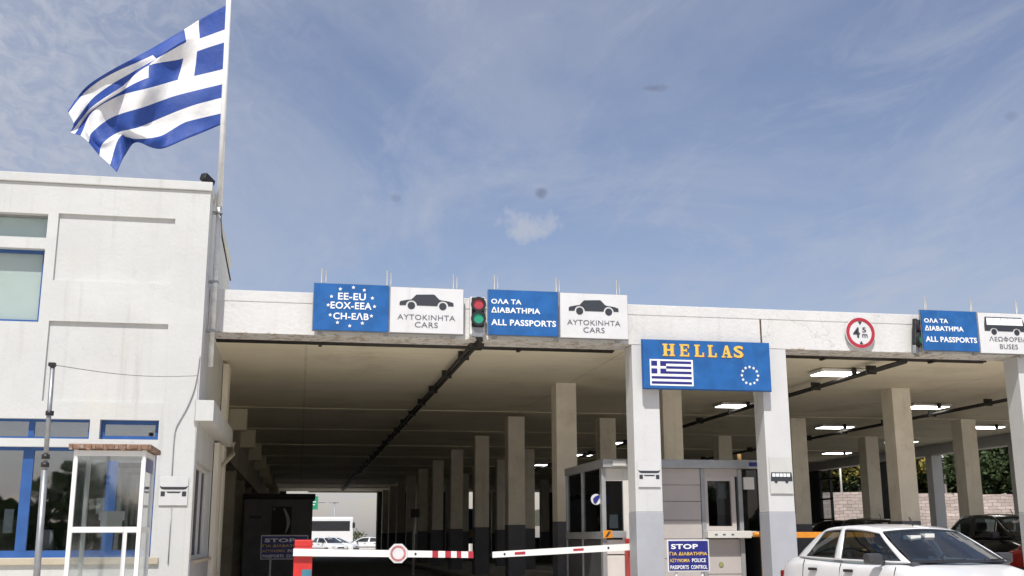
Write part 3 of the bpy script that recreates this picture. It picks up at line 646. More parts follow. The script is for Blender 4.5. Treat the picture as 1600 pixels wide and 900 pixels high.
# flag: stripe borders v0..v9, each sampled along the fly
U = [0, .148, .222, .37, .6, .8, 1]
B = [[(862,18),(716,98),(645,143),(480,240),(300,335),(165,425),(82,540)],
     [(857,82),(717,146),(652,184),(494,268),(308,350),(174,438),(84,548)],
     [(852,140),(720,188),(653,205),(508,287),(328,388),(200,480),(108,598)],
     [(848,203),(708,250),(640,283),(476,318),(335,425),(188,528),(95,640)],
     [(843,268),(702,310),(628,338),(472,377),(322,452),(192,540),(116,650)],
     [(838,335),(694,370),(614,388),(470,428),(312,472),(200,545),(142,658)],
     [(833,408),(700,440),(600,466),(450,518),(290,572),(200,642),(180,690)],
     [(829,474),(700,508),(605,542),(430,615),(330,640),(252,695),(232,752)],
     [(825,550),(690,582),(640,598),(530,660),(405,672),(335,662),(285,800)],
     [(822,605),(740,640),(660,672),(530,722),(415,690),(362,745),(318,835)]]
Bn = np.array(B, float); NU, NV = 108, 54; grid = []
def at(px, py, Y):                           # a point of the cloth from its place in the picture and its depth
    d = fw*1720.66+r2*(px-800)-u2*(py-450); d = d*(Y/d.y); return (d.x, d.y, d.z+1.25)
for i in range(NU+1):
    u = i/NU; prof = np.array([catm(U, Bn[k], u) for k in range(10)])
    for j in range(NV+1):
        v = j/NV*9; p = catm(list(range(10)), prof, v)
        y = 17.75+.24*math.sin(u*8.5+v*.22)*u**.7+.09*math.sin(u*19-v*.55)*min(1, u*3)+.045*math.sin(v*1.5+u*9)*min(1, u*4)
        grid.append(at(80+p[0]/3.103, p[1]/3.103, y))
def fcol(u, v):
    U13 = u*13.5; s = int(v)
    if v < 5 and U13 < 5: return 0 if (2 <= U13 < 3 or 2 <= v < 3) else 1
    return 1 if s % 2 == 0 else 0
faces = []; mi = []
for i in range(NU):
    for j in range(NV):
        a = i*(NV+1)+j; faces.append((a, a+1, a+NV+2, a+NV+1)); mi.append(fcol((i+.5)/NU, (j+.5)/NV*9))
me = bpy.data.meshes.new('flag'); me.from_pydata(grid, [], faces); me.materials.append(flagw); me.materials.append(flagb)
me.polygons.foreach_set('material_index', mi); me.polygons.foreach_set('use_smooth', [True]*len(faces))
o = bpy.data.objects.new('flag', me); COL.objects.link(o); tag(o, 'large blue and white striped Greek flag flying from the white pole', 'flag')
sm = o.modifiers.new('cloth', 'SOLIDIFY'); sm.thickness = .006
t = thing('security_camera', 'small black camera perched on the roof corner of the office', 'camera', (-1.66, 17.3, 6.75))
m = MB(); m.box(-.06, .06, -.12, .12, .02, .14, .02, Matrix.Rotation(R(-35), 4, 'Z') @ Matrix.Rotation(R(-20), 4, 'X')); m.build('housing', blackm, t)
m = MB(); m.tube([(0, 0, 0), (0, 0, .05)], .03, 8); m.build('bracket', blackm, t)
# thin mast on the left with a wire to the building
t = thing('mast', 'thin grey pipe mast standing in front of the office windows', 'mast', (-2.78, 13, 0))
m = MB(); m.tube([(-2.75, 13, 0), (-2.775, 13, 2.0)], .036, 10); m.tube([(-2.775, 13, 1.98), (-2.79, 13, 3.17)], .026, 10); P(m, 'pipe', steel, t)
for z in (2.03, 2.12, 2.6): m = MB(); m.tube([(-2.777, 13, z), (-2.777, 13, z+.05)], .044, 10); P(m, 'collar', blackm, t)
m = MB(); m.box(-2.83, -2.76, 12.96, 13.04, 3.15, 3.19); P(m, 'cap', blackm, t)
m = MB(); pts = []
for i in range(15):
    q_ = i/14; pts.append((-2.79+1.19*q_, 13+4.17*q_, 3.17+.50*q_-.06*math.sin(math.pi*q_)))
m.tube(pts, .0045, 6); tag(m.build('cable', steel), 'thin wire stretched from the grey mast to the office corner', 'cable')
m = MB(); K_ = [(-1.585, 3.98), (-1.60, 3.72), (-1.64, 3.45), (-1.72, 3.20), (-1.80, 3.03), (-1.865, 2.88), (-1.885, 2.70), (-1.885, 2.17)]
m.tube([(catm(list(range(8)), np.array(K_), i*7/28)[0], 17.185, catm(list(range(8)), np.array(K_), i*7/28)[1]) for i in range(29)], .007, 6)
tag(m.build('cable', steel), 'grey cable curving down the office corner to the plaque', 'cable')
m = MB(); m.tube([(-1.86, 17.19, 1.73), (-1.86, 17.185, .9)], .007, 6); tag(m.build('cable', steel), 'grey cable running straight down below the office plaque', 'cable')

# glass cabin
t = thing('glass_cabin', 'white framed glass cabin with a rusty roof edge in front of the office', 'cabin', (-2.42, 15.5, 0))
m = MB(); X0, X1, Y0, Y1 = -2.87, -1.98, 15.0, 15.95; p = .055
for x in (X0, X1-p):
    for y in (Y0, Y1-p): m.box(x, x+p, y, y+p, .05, 2.38, .006)
for z in (.05, 1.34, 2.30):
    for y in (Y0+.003, Y1-p+.003): m.box(X0+p, X1-p, y, y+p-.006, z, z+.07)
    for x in (X0+.003, X1-p+.003): m.box(x, x+p-.006, Y0+p, Y1-p, z, z+.07)
m.box(-2.20, -2.15, Y0+.005, Y0+.05, .12, 1.34)
P(m, 'frame', whitef, t)
m = MB(); m.box(X0-.06, X1+.06, Y0-.06, Y1+.06, 2.385, 2.45, .01)
for i in range(14): x = X0-.05+i*.07; m.box(x, x+.04+.02*(i % 2), Y0-.075, Y0-.055, 2.37+.01*(i % 3), 2.44, .006)
P(m, 'roof', rust, t)
m = MB(); m.box(X0+p, X1-p, Y0+.025, Y0+.031, .12, 2.3); m.box(X1-.03, X1-.024, Y0+p, Y1-p, .12, 2.3); m.box(X0+.024, X0+.03, Y0+p, Y1-p, .12, 2.3); P(m, 'pane', cabgl, t)
m = MB(); m.box(X1-.035, X1-.015, Y0+.1, Y1-.1, 2.12, 2.29); P(m, 'blue_panel', signd, t)
m = MB(); m.box(-2.6, -2.3, 15.55, 15.75, 1.50, 1.62, .01); m.box(-2.58, -2.32, 15.6, 15.7, 1.36, 1.5); m.box(-2.74, -2.70, 15.2, 15.26, 1.5, 1.8); P(m, 'telephone_shelf', boothw, t)
m = MB(); m.box(X0, X1, Y0, Y1, 0, .049); P(m, 'base', kerbm, t)

# ------------------------------------------------------------------ passport booth
booth = thing('passport_booth', 'grey clad passport booth with a flat roof between the two white columns', 'booth', (6.7, 20.5, .14))
m = MB(); m.box(5.24, 8.32, 19.06, 22.0, 2.47, 2.62, .012); P(m, 'roof', boothm, booth)
m = MB(); m.box(5.42, 5.66, 19.05, 19.058, 2.50, 2.59); rp = P(m, 'roof_plate', boothw, booth)
m = MB(); m.box(7.98, 8.14, 19.05, 19.058, 2.51, 2.58); P(m, 'roof_emblem', signd, booth)
m = MB()
zs = [.14, .52, .88, 1.22, 1.55, 1.88, 2.17, 2.468]
for a, b in zip(zs, zs[1:]): m.box(6.0, 7.085, 19.19, 19.3, a+.012, b, .006)
m.box(6.0, 7.085, 19.215, 19.3, .14, 2.465)
m.box(7.16, 7.86, 19.215, 19.3, .14, 1.22); m.box(7.16, 7.86, 19.205, 19.3, .62, .98, .005); m.box(7.16, 7.86, 19.2, 19.3, 2.33, 2.468)
P(m, 'cladding', boothp, booth)
m = MB(); m.box(5.64, 5.99, 19.2, 19.3, .14, 2.466); m.box(5.30, 5.64, 19.2, 19.3, .14, .95, .01); m.box(5.30, 5.64, 19.195, 19.3, .97, 1.22, .01); m.box(5.30, 5.64, 19.2, 19.3, 2.24, 2.466, .01); P(m, 'front_panel', boothw, booth)
for x, y, d in [(5.24, 19.17, .14), (7.09, 19.17, .14), (7.80, 19.17, .14), (8.22, 19.17, .14), (5.24, 20.6, .075), (5.24, 21.85, .075)]:
    m = MB(); m.box(x, x+.075, y, y+d, .14, 2.468, .006); P(m, 'post', boothm, booth)
m = MB(); m.box(5.225, 5.66, 19.12, 19.165, 1.25, 1.37, .01); m.box(5.225, 5.238, 19.12, 21.9, 1.23, 1.36, .005); P(m, 'side_ledge', boothm, booth)
m = MB(); m.box(7.12, 7.94, 19.0, 19.3, 1.24, 1.365, .01); m.box(7.94, 8.28, 19.12, 19.3, 1.27, 1.36, .01); ct = P(m, 'counter', boothw, booth)
m = MB()
for x in (7.25, 7.4, 7.56): m.box(x, x+.05, 18.994, 19.0, 1.29, 1.315)
sub(m, 'counter_marks', letg, ct, booth)
m = MB(); a = .05; m.box(7.14, 7.165+a, 19.18, 19.26, 1.37, 2.33); m.box(7.66, 7.74, 19.18, 19.26, 1.37, 2.33); m.box(7.215, 7.66, 19.182, 19.26, 1.37, 1.45); m.box(7.215, 7.66, 19.182, 19.26, 2.25, 2.33)
wf = P(m, 'window', boothp, booth); m = MB(); m.box(7.2, 7.67, 19.23, 19.236, 1.44, 2.26); sub(m, 'pane', wind, wf, booth)
for b in ((7.875, 8.22, 19.24, 19.248, 1.36, 2.45), (5.32, 5.64, 19.24, 19.248, 1.37, 2.24), (5.27, 5.278, 19.31, 21.9, 1.36, 2.46)): m = MB(); m.box(*b); P(m, 'glazing', wind, booth)
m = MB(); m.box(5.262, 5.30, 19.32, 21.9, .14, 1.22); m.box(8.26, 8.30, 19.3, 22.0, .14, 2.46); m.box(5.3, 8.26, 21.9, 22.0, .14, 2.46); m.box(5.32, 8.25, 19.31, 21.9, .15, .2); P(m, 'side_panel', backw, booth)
m = MB(); m.box(5.5, 6.1, 20.1, 20.7, .2, 1.55); m.box(5.42, 5.47, 19.8, 20.1, 1.37, 1.75); m.box(6.6, 7.8, 20.6, 21.2, .2, 1.1); P(m, 'desk', plast, booth)
m = MB(); m.box(5.46, 5.62, 19.5, 19.52, 1.42, 1.66); P(m, 'papers', paper, booth)
m = MB(); m.box(7.50, 7.66, 19.40, 19.41, 1.95, 2.22); P(m, 'window_notice', boothw, booth)
m = MB(); m.box(7.90, 8.10, 19.14, 19.2, 2.10, 2.32, .01); P(m, 'notice_box', boothw, booth)
m = MB(); m.disc(5.17, 1.92, .095, 19.30, 19.32, 24); a = P(m, 'round_sign', signw, booth)
m = MB(); m.prism([(5.12, 1.86), (5.16, 1.84), (5.24, 1.96), (5.22, 2.0), (5.15, 1.97), (5.11, 1.93)], 19.294, 19.299); sub(m, 'arrow_symbol', signd, a, booth)
m = MB(); m.box(5.30, 5.42, 19.32, 19.34, 1.86, 2.0); P(m, 'blue_sticker', signd, booth)
m = MB(); m.box(5.24, 5.40, 19.112, 19.119, 1.25, 1.38); a = P(m, 'hazard_sticker', orange, booth)
m = MB(); m.prism([(5.27, 1.27), (5.31, 1.27), (5.37, 1.36), (5.33, 1.36)], 19.106, 19.111); sub(m, 'hazard_stripe', letk, a, booth)
m = MB(); m.disc(7.42, .78, .045, 19.194, 19.2, 20); P(m, 'round_sticker', mat('faded_green_sticker', (.30, .32, .12), .5, var=.3, vscale=30), booth)
m = MB(); m.tube([(7.82, 19.12, 2.45), (7.82, 19.1, 2.62), (7.8, 19.06, 2.72)], .035, 8); P(m, 'roof_lamp', mat('faded_amber_plastic', (.42, .25, .10), .4, var=.2), booth)

# barriers
def barrier(label, xp, y, zarm, dirx, length, slope, rings, stripes):
    t = thing('barrier', label, 'barrier', (xp, y, 0), group='red and white lane barriers')
    m = MB(); m.box(-.14, .14, -.02, .26, .0, 1.13, .015); m.build('post', redp, t)
    m = MB(); m.box(-.135, .135, -.015, .24, 1.132, 1.24, .02); m.build('post_cap', redp, t)
    m = MB(); m.box(-.01, .13, -.028, -.0205, .60, .80); m.build('post_plate', mat('teal_plate', (.06, .22, .30), .5, var=.2), t)
    m = MB(); a = -.15; b = length
    P_ = lambda x: zarm+slope*max(0, x)
    m.prism([(dirx*a, P_(a)-.055), (dirx*b, P_(b)-.048), (dirx*b, P_(b)+.048), (dirx*a, P_(a)+.055)], -.085, -.03); arm = m.build('boom', armw, t)
    for s0, s1, h in stripes: m = MB(); m.prism([(dirx*s0, P_(s0)-h), (dirx*s1, P_(s1)-h), (dirx*s1, P_(s1)+h), (dirx*s0, P_(s0)+h)], -.09, -.0853); m.build('red_stripe', redd, arm)
    for x in rings: m = MB(); m.disc(dirx*x, P_(x), .018, -.093, -.0855, 12); m.build('bolt', blackm, arm)
    return t, arm, P_
t, arm, PZ = barrier('lowered red and white barrier with a round sign, on a bright red post', .075, 17.5, 1.055, 1, 2.60, -.02, (1.70,), ((1.96, 2.05, .0495), (2.16, 2.25, .0495), (2.34, 2.41, .0495), (2.52, 2.60, .052)))
x = 1.43
m = MB(); m.prism([(x+.155*math.cos(R(22.5+45*i)), 1.03+.155*math.sin(R(22.5+45*i))) for i in range(8)], -.115, -.095); o = m.build('round_sign', signw, arm)
m = MB(); m.ring(x, 1.03, .088, .118, -.120, -.1155, 32); m.build('sign_ring', mat('faded_red_ring', (.52, .19, .20), .6, var=.35, vscale=25), arm)
barrier('white barrier boom with thin red dashes pivoting beside the booth column', 5.66, 18.55, 1.115, -1, 2.50, -.052, (.52, 2.3), ((.95, 1.13, .018), (1.95, 2.13, .022)))

# orange rails
m = MB(); m.tube([(7.86, 18.75, 1.30), (7.98, 18.72, 1.30), (8.03, 18.72, 1.25), (8.03, 18.72, .14)], .045, 12)
tag(m.build('guard_rail', orange), 'orange bent tube rail beside the booth counter', 'guard rail', 'orange rails')
m = MB(); m.box(8.36, 10.1, 18.6, 18.66, 1.24, 1.34, .01); m.tube([(9.9, 18.64, 0), (9.9, 18.64, 1.3)], .04); tag(m.build('guard_rail', orange), 'straight orange rail behind the white car', 'guard rail', 'orange rails')

# ------------------------------------------------------------------ cars
def lerp(a, b, t): return a+(b-a)*t
def interp(tab, x):
    if x >= tab[0][0]: return tab[0][1]
    for (a, p), (b, q) in zip(tab, tab[1:]):
        if x >= b: return lerp(p, q, (a-x)/(a-b))
    return tab[-1][1]
def make_car(label, paint, loc, rz, group=None, name='parked_car'):
    t = thing(name, label, 'car', loc, rz, group)
    # lower body: stations along x, front first
    top = [(2.06,.60),(2.0,.68),(1.85,.74),(1.45,.84),(1.10,.925),(.9,.945),(0,.955),(-1.0,.985),(-1.55,.995),(-1.85,.97),(-2.0,.90),(-2.08,.62)]
    wid = [(2.06,.52),(2.0,.66),(1.8,.77),(1.4,.835),(.9,.85),(0,.855),(-1.2,.85),(-1.6,.82),(-1.9,.755),(-2.0,.70),(-2.08,.60)]
    xs = [2.06, 2.0, 1.85, 1.62, 1.40, 1.12, .9, .5, 0, -.5, -1.0, -1.35, -1.6, -1.85, -2.0, -2.08]
    m = MB(); rings = []
    for x in xs:
        zt, w = interp(top, x), interp(wid, x); e = min(1, (2.1-abs(x))/.2+.35)
        half = [(w*.80, .22), (w*.955, .30), (w, .52), (w*.995, .66), (w*.965, zt-.10 if zt > .8 else zt-.06), (w*.90, zt-.015), (w*.60, zt+.022*e), (w*.3, zt+.034*e)]
        full = half+[(0, zt+.038*e)]+[(-y, z) for y, z in half[::-1]]
        rings.append([m.bm.verts.new((x, y, z)) for y, z in full])
    for a, b in zip(rings, rings[1:]):
        for i in range(len(a)-1): m.bm.faces.new((a[i], a[i+1], b[i+1], b[i]))
        m.bm.faces.new((a[-1], a[0], b[0], b[-1]))
    m.bm.faces.new(rings[0][::-1]); m.bm.faces.new(rings[-1])
    body = m.build('body', paint, t, smooth=True)
    sb = body.modifiers.new('s', 'SUBSURF'); sb.levels = sb.render_levels = 2
    # greenhouse curves, front to back (y is half width)
    beltc = [(1.08,.655,.955),(.72,.735,.955),(.30,.765,.958),(-.25,.772,.965),(-.75,.765,.975),(-1.2,.745,.985),(-1.50,.70,.992)]
    roofc = [(.34,.535,1.315),(.10,.555,1.355),(-.15,.565,1.378),(-.42,.568,1.387),(-.68,.562,1.382),(-.92,.545,1.362),(-1.10,.52,1.33)]
    K = len(beltc)-1
    def cur(c, s): P_ = np.array(c); return catm([i/K for i in range(K+1)], P_, s)
    def side(s, tt, sg, inset=0):
        a, b = cur(beltc, s), cur(roofc, s); p = a+(b-a)*tt; bulge = .022*math.sin(math.pi*tt)
        return (p[0], sg*(p[1]+bulge-inset), p[2])
    sc = [0, .055, .18, .30, .425, .50, .555, .65, .75, .84, .86, 1.0]; tc = [0, .05, .35, .65, .90, 1]
    for sg in (-1, 1):
        m = MB()
        for i in range(len(sc)-1):
            for j in range(len(tc)-1):
                s0, s1, t0, t1 = sc[i], sc[i+1], tc[j], tc[j+1]
                isw = .05 <= t0 and t1 <= .9 and (.055 <= s0 and s1 <= .50 or .555 <= s0 and s1 <= .84)
                if not isw:
                    for k in range(3):
                        a, b = lerp(s0, s1, k/3), lerp(s0, s1, (k+1)/3)
                        m.poly(side(a, t0, sg), side(b, t0, sg), side(b, t1, sg), side(a, t1, sg))
        bmesh.ops.remove_doubles(m.bm, verts=m.bm.verts, dist=.0005)
        o = m.build('window_pillars', paint, t, smooth=True); s_ = o.modifiers.new('s', 'SOLIDIFY'); s_.thickness = .025; s_.offset = -1 if sg > 0 else -1
        for a, b in ((.055, .50), (.555, .84)):
            def pane(mm, s0, s1, t0, t1, ins):
                for i in range(8):
                    for j in range(3):
                        p, q_ = lerp(s0, s1, i/8), lerp(s0, s1, (i+1)/8); r_, w_ = lerp(t0, t1, j/3), lerp(t0, t1, (j+1)/3)
                        mm.poly(side(p, r_, sg, ins), side(q_, r_, sg, ins), side(q_, w_, sg, ins), side(p, w_, sg, ins))
            m = MB(); pane(m, a, b, .05, .90, .012); bmesh.ops.remove_doubles(m.bm, verts=m.bm.verts, dist=.0005); pn = m.build('side_window', cargl, t, smooth=True)
            m = MB()
            e = .012
            for s0, s1, t0, t1 in ((a, b, .05, .085), (a, b, .862, .90), (a, a+e, .085, .862), (b-e, b, .085, .862)):
                for i in range(6):
                    p, q_ = lerp(s0, s1, i/6), lerp(s0, s1, (i+1)/6)
                    m.poly(side(p, t0, sg, -.002), side(q_, t0, sg, -.002), side(q_, t1, sg, -.002), side(p, t1, sg, -.002))
            m.build('window_seal', blackm, pn)
    # roof, windscreen, rear window
    def cross(a, b, n, crown, fx):
        return [(lerp(a[0], b[0], i/n)+fx*(1-(2*i/n-1)**2), lerp(a[1], b[1], i/n), lerp(a[2], b[2], i/n)+crown*(1-(2*i/n-1)**2)) for i in range(n+1)]
    def skin(rows, mm):
        for r0, r1 in zip(rows, rows[1:]):
            for i in range(len(r0)-1): mm.poly(r0[i], r0[i+1], r1[i+1], r1[i])
        bmesh.ops.remove_doubles(mm.bm, verts=mm.bm.verts, dist=.0005)
    m = MB(); rows = []
    for k in range(13):
        p = cur(roofc, k/12); fx = .075*(1-k/12)-.05*(k/12); rows.append(cross((p[0], -p[1], p[2]), (p[0], p[1], p[2]), 12, .028, fx))
    skin(rows, m); o = m.build('roof', paint, t, smooth=True); s_ = o.modifiers.new('s', 'SOLIDIFY'); s_.thickness = .02
    for nm, s, fx0, fx1, mt in (('windscreen', 0, .17, .075, shieldgl), ('rear_window', 1, -.13, -.05, cargl)):
        a, b = np.array(cur(beltc, s)), np.array(cur(roofc, s)); rows = []
        for k in range(9):
            p = a+(b-a)*k/8; rows.append(cross((p[0], -p[1]+.012, p[2]), (p[0], p[1]-.012, p[2]), 14, .03*(k/8), lerp(fx0, fx1, k/8)))
        m = MB(); skin(rows, m); g = m.build(nm, mt, t, smooth=True)
        m = MB(); off = .004 if s == 0 else -.004
        for i in range(14):
            for r0, r1, f0, f1 in ((0, 1, 0, .65), (7, 8, .6, 1)):
                P0 = [Vector(rows[r0][i]).lerp(Vector(rows[r1][i]), f0), Vector(rows[r0][i+1]).lerp(Vector(rows[r1][i+1]), f0), Vector(rows[r0][i+1]).lerp(Vector(rows[r1][i+1]), f1), Vector(rows[r0][i]).lerp(Vector(rows[r1][i]), f1)]
                m.poly(*[(p.x+off, p.y, p.z+.003) for p in P0])
        for k in range(8):
            for c0, c1 in ((0, 1), (13, 14)):
                f = .35; A0, A1, B0, B1 = (Vector(rows[k][c0]), Vector(rows[k][c1]), Vector(rows[k+1][c0]), Vector(rows[k+1][c1]))
                if c0 == 0: A1 = A0.lerp(A1, f); B1 = B0.lerp(B1, f)
                else: A0 = A1.lerp(A0, f); B0 = B1.lerp(B0, f)
                m.poly(*[(p.x+off*.9, p.y, p.z+.0025) for p in (A0, A1, B1, B0)])
        m.build('screen_border', blackm, g)
        if s == 0:
            m = MB()
            for y0 in (-.45, .12): m.tube([(1.15, y0+.1, .985), (1.13, y0+.5, .99)], .008, 6)
            m.build('wiper', blackm, t)
            m = MB(); m.box(.50, .52, -.11, .11, 1.215, 1.27, .012); m.build('interior_mirror', plast, t)
            m = MB(); m.box(.46, .62, -.32, -.18, 1.22, 1.27); m.box(.47, .63, -.13, .0, 1.24, 1.29); m.build('windscreen_papers', paper, g)
    m = MB(); m.box(.55, 1.12, -.66, .66, .72, .965, .03); m.box(-.4, .05, -.62, -.12, .35, .62, .05); m.box(-.4, .05, .12, .62, .35, .62, .05); m.box(-.55, -.38, -.60, -.14, .5, 1.08, .05); m.box(-.55, -.38, .14, .60, .5, 1.08, .05)
    m.box(-.53, -.42, -.48, -.26, 1.10, 1.25, .03); m.box(-.53, -.42, .26, .48, 1.10, 1.25, .03); m.box(-1.45, -1.2, -.62, .62, .5, 1.05, .05); m.box(-1.9, 1.0, -.7, .7, .25, .3); m.build('seats', seatm, t)
    m = MB()
    for i in range(20):
        a0, a1 = 2*math.pi*i/20, 2*math.pi*(i+1)/20
        m.tube([(.42+.06*math.sin(a0), .36+.17*math.cos(a0), .93+.17*math.sin(a0)), (.42+.06*math.sin(a1), .36+.17*math.cos(a1), .93+.17*math.sin(a1))], .014, 6)
    m.build('steering_wheel', plast, t)
    for sg in (-1, 1):
        m = MB(); m.box(.60, .76, sg*.80, sg*.99, .935, 1.06, .04); m.tube([(.66, sg*.74, .955), (.67, sg*.83, .965)], .03, 8); mr = m.build('door_mirror', plastg, t)
        for x in (.02, -.86): m = MB(); m.box(x-.10, x+.08, sg*.825, sg*.862, .825, .86, .008); m.build('door_handle', blackm, t)
        for x in (.98, -.22, -1.16):
            zt, w = interp(top, x), interp(wid, x); m = MB(); m.tube([(x-.02, sg*(w*.918), zt-.03), (x-.01, sg*(w*.957), zt-.10), (x, sg*(w*.990), .66), (x, sg*(w*.994), .52), (x, sg*(w*.965), .32)], .0055, 5); m.build('door_seam', blackm, t)
        m = MB(); m.box(-1.6, 1.5, sg*.84, sg*.866, .50, .56, .008); m.build('side_moulding', plast, t)
        m = MB(); m.box(-2.04, -1.95, sg*.60, sg*.715, .66, .80, .03); m.build('tail_light', lampred, t)
        m = MB(); m.box(1.78, 2.02, sg*.42, sg*.73, .58, .70, .03); m.build('headlight', lampclear, t)
        for x in (1.25, -1.30):
            m = MB(); m.tube([(x, sg*.68, .30), (x, sg*.86, .30)], .30, 28); w_ = m.build('wheel', blackm, t)
            m = MB(); m.tube([(x, sg*.80, .30), (x, sg*.868, .30)], .20, 24); m.build('rim', alloy, w_)
    m = MB(); m.tube([(.20, 0, 1.385), (.18, 0, 1.43), (.13, 0, 1.49)], .008, 6); m.build('aerial', blackm, t)
    m = MB(); m.box(1.95, 2.10, -.7, .7, .30, .48, .04); m.box(-2.13, -1.98, -.66, .66, .34, .52, .04); m.build('bumper', plast, t)
    m = MB(); m.box(2.03, 2.075, -.30, .30, .54, .62, .01); m.build('grille', blackm, t)
    m = MB()
    for y in (-.28, .28): m.tube([(1.02+.13, y, .975), (1.02+.14, y, 1.0)], .012, 6)
    m.build('washer_jet', blackm, t)
    return t
car_w = make_car('white five door hatchback facing the camera in front of the right column', carw, (7.64, 13.2, 0), R(-86.6)); car_w.location.x = 7.58
car_b = make_car('tall black car in the shade at the right edge, nearest the white car', carsil, (17.3, 25.2, 0), R(-88), 'dark cars in the shade'); car_b.scale = (1.05, 1.05, 1.28)
for loc, rz, lab in (((16.7, 30.5, 0), -95, 'black car in the shade further back, its roof just right of the big cream column'), ((20.6, 43, .05), -170, 'dark car in front of the stone wall opening'), ((19.6, 37.5, .05), -60, 'dark car deep in the shade behind the cream column')):
    o = copy_tree(car_b); o.location = loc; o.rotation_euler = (0, 0, R(rz)); o['label'] = lab
    for a in (o, car_b): a['group'] = 'dark cars in the shade'
car_r = make_car('bright red car just showing at the right edge of the picture', carred, (16.45, 21.2, 0), R(-90))
far = []
for loc, rz, lab in (((2.3, 93, 0), -60, 'white car seen through the exit, nearest the dark kiosk'), ((3.1, 101, 0), -20, 'white car seen through the exit, in front of the coach'), ((5.9, 104, 0), 180, 'white car seen at the right side of the exit')):
    o = copy_tree(car_w); o.location = loc; o.rotation_euler = (0, 0, R(rz)); o['label'] = lab; o['group'] = 'white cars beyond the exit'

# coach beyond the exit
t = thing('coach', 'long white coach with dark windows parked beyond the tunnel exit', 'coach', (.6, 112, 0), R(0))
m = MB(); m.box(-5.5, 4.6, -1.2, 1.2, .35, 3.35, .18); m.build('body', carw, t)
for y in (-1.21, 1.21): m = MB(); m.box(-5.2, 4.25, y-.005, y+.005, 2.0, 2.95, .0); m.build('side_glazing', wind if False else blackm, t)
m = MB(); m.box(4.595, 4.615, -1.05, 1.05, 1.55, 3.0); m.build('windscreen', blackm, t)
for x in (-3.6, 2.9):
    for y in (-1.1, 1.1): m = MB(); m.tube([(x, y-.14, .5), (x, y+.14, .5)], .5, 24); w_ = m.build('wheel', blackm, t); m = MB(); m.tube([(x, y-.15, .5), (x, y+.15, .5)], .25, 18); m.build('rim', alloy, w_)
m = MB()
for y in (-1.15, 1.15): m.box(4.5, 4.75, y-.12, y+.12, 2.3, 2.8, .03)
m.build('mirror', blackm, t)
# green road sign and lamp beyond
t = thing('road_sign', 'green road sign on a tall pole beyond the exit, beside the kiosk edge', 'sign', (1.0, 105, 0))
m = MB(); m.tube([(0, .08, 0), (0, .08, 5.0)], .06); m.build('post', steel, t); m = MB(); m.box(-.2, .62, 0, .05, 3.9, 5.1, .01); m.build('panel', greens, t)
m = MB(); m.box(-.05, .45, -.006, -.0005, 4.55, 4.62); m.box(-.05, .35, -.006, -.0005, 4.3, 4.37); m.build('arrow_marks', letw, t)
t = thing('street_lamp', 'thin street lamp rising behind the coach beyond the exit', 'street lamp', (3.6, 120, 0))
m = MB(); m.tube([(0, 0, 0), (0, 0, 5.0)], .06, 8, .04); m.tube([(0, 0, 4.95), (-1.4, 0, 5.05)], .03, 6); m.build('pole', steel, t)
for x in (-1.4, .1): m = MB(); m.box(x-.3, x+.3, -.12, .12, 4.95, 5.1, .04); m.build('lamp_head', steel, t)

# dark kiosk in the left lane
t = thing('dark_kiosk', 'unlit dark kiosk with one glazed window deep in the left lane', 'kiosk', (-.75, 41, 0))
m = MB(); m.box(-1.88, .44, 40, 42.5, 0, 2.62, .02); P(m, 'body', darkwall, t)
m = MB(); m.box(-1.95, .52, 39.9, 42.6, 2.625, 2.80, .02); P(m, 'roof', blackm, t)
m = MB(); x0, x1, z0, z1 = -1.02, -.22, 1.35, 2.42
m.box(x0, x1, 39.95, 39.998, z0, z0+.06); m.box(x0, x1, 39.95, 39.998, z1-.06, z1); m.box(x0, x0+.06, 39.952, 39.998, z0+.06, z1-.06); m.box(x1-.06, x1, 39.952, 39.998, z0+.06, z1-.06); a = P(m, 'window', darkwall, t)
m = MB(); m.box(x0+.06, x1-.06, 39.985, 39.995, z0+.06, z1-.06); sub(m, 'pane', blackm, a, t)
m = MB()
pts = []
for i in range(9): s = i/8; pts.append((-.52+.20*math.sin(math.pi*s*.9)-.12*s*0, 2.30-.85*s))
pl = pts+[(p[0]-.02-.10*math.sin(math.pi*min(1, (i+1)/9)), p[1]) for i, p in reversed(list(enumerate(pts)))]
m.prism([(max(x0+.08, p[0]), p[1]) for p in pl], 39.97, 39.98); P(m, 'curved_reflection', paper, t)  # pale curved strip imitates a reflection in the kiosk window
m = MB(); m.disc(-.88, 2.27, .04, 39.97, 39.98, 12); P(m, 'pale_sticker', paper, t)
m = MB(); m.box(-1.72, -1.30, 39.985, 39.999, 1.95, 2.05); P(m, 'notice', plastg, t)
t = thing('info_banner', 'tall narrow banner, white above and blue below, far back between cream columns', 'banner', (12.3, 80.6, 0))
m = MB(); m.box(12.02, 12.42, 80.6, 80.63, .9, 3.35); P(m, 'panel', mat('blue_banner_cloth', (.03, .06, .40), .6, var=.15), t)
m = MB(); m.box(12.05, 12.40, 80.592, 80.598, 1.3, 1.9); P(m, 'yellow_patch', mat('yellow_patch', (.6, .45, .12), .6, var=.3, vscale=8), t); m = MB(); m.box(12.2, 12.24, 80.61, 80.65, 0, .9); P(m, 'stand', steel, t)
t = thing('pole_sign', 'pale bent pole sign behind the round barrier sign in the dark lane', 'sign', (4.0, 40, 0))
m = MB(); m.tube([(0, 0, 0), (0, 0, 1.5), (.05, 0, 2.0)], .05); m.build('post', polew, t); m = MB(); m.box(-.12, .2, -.05, .05, 1.98, 2.28, .03); m.build('head', blackm, t)

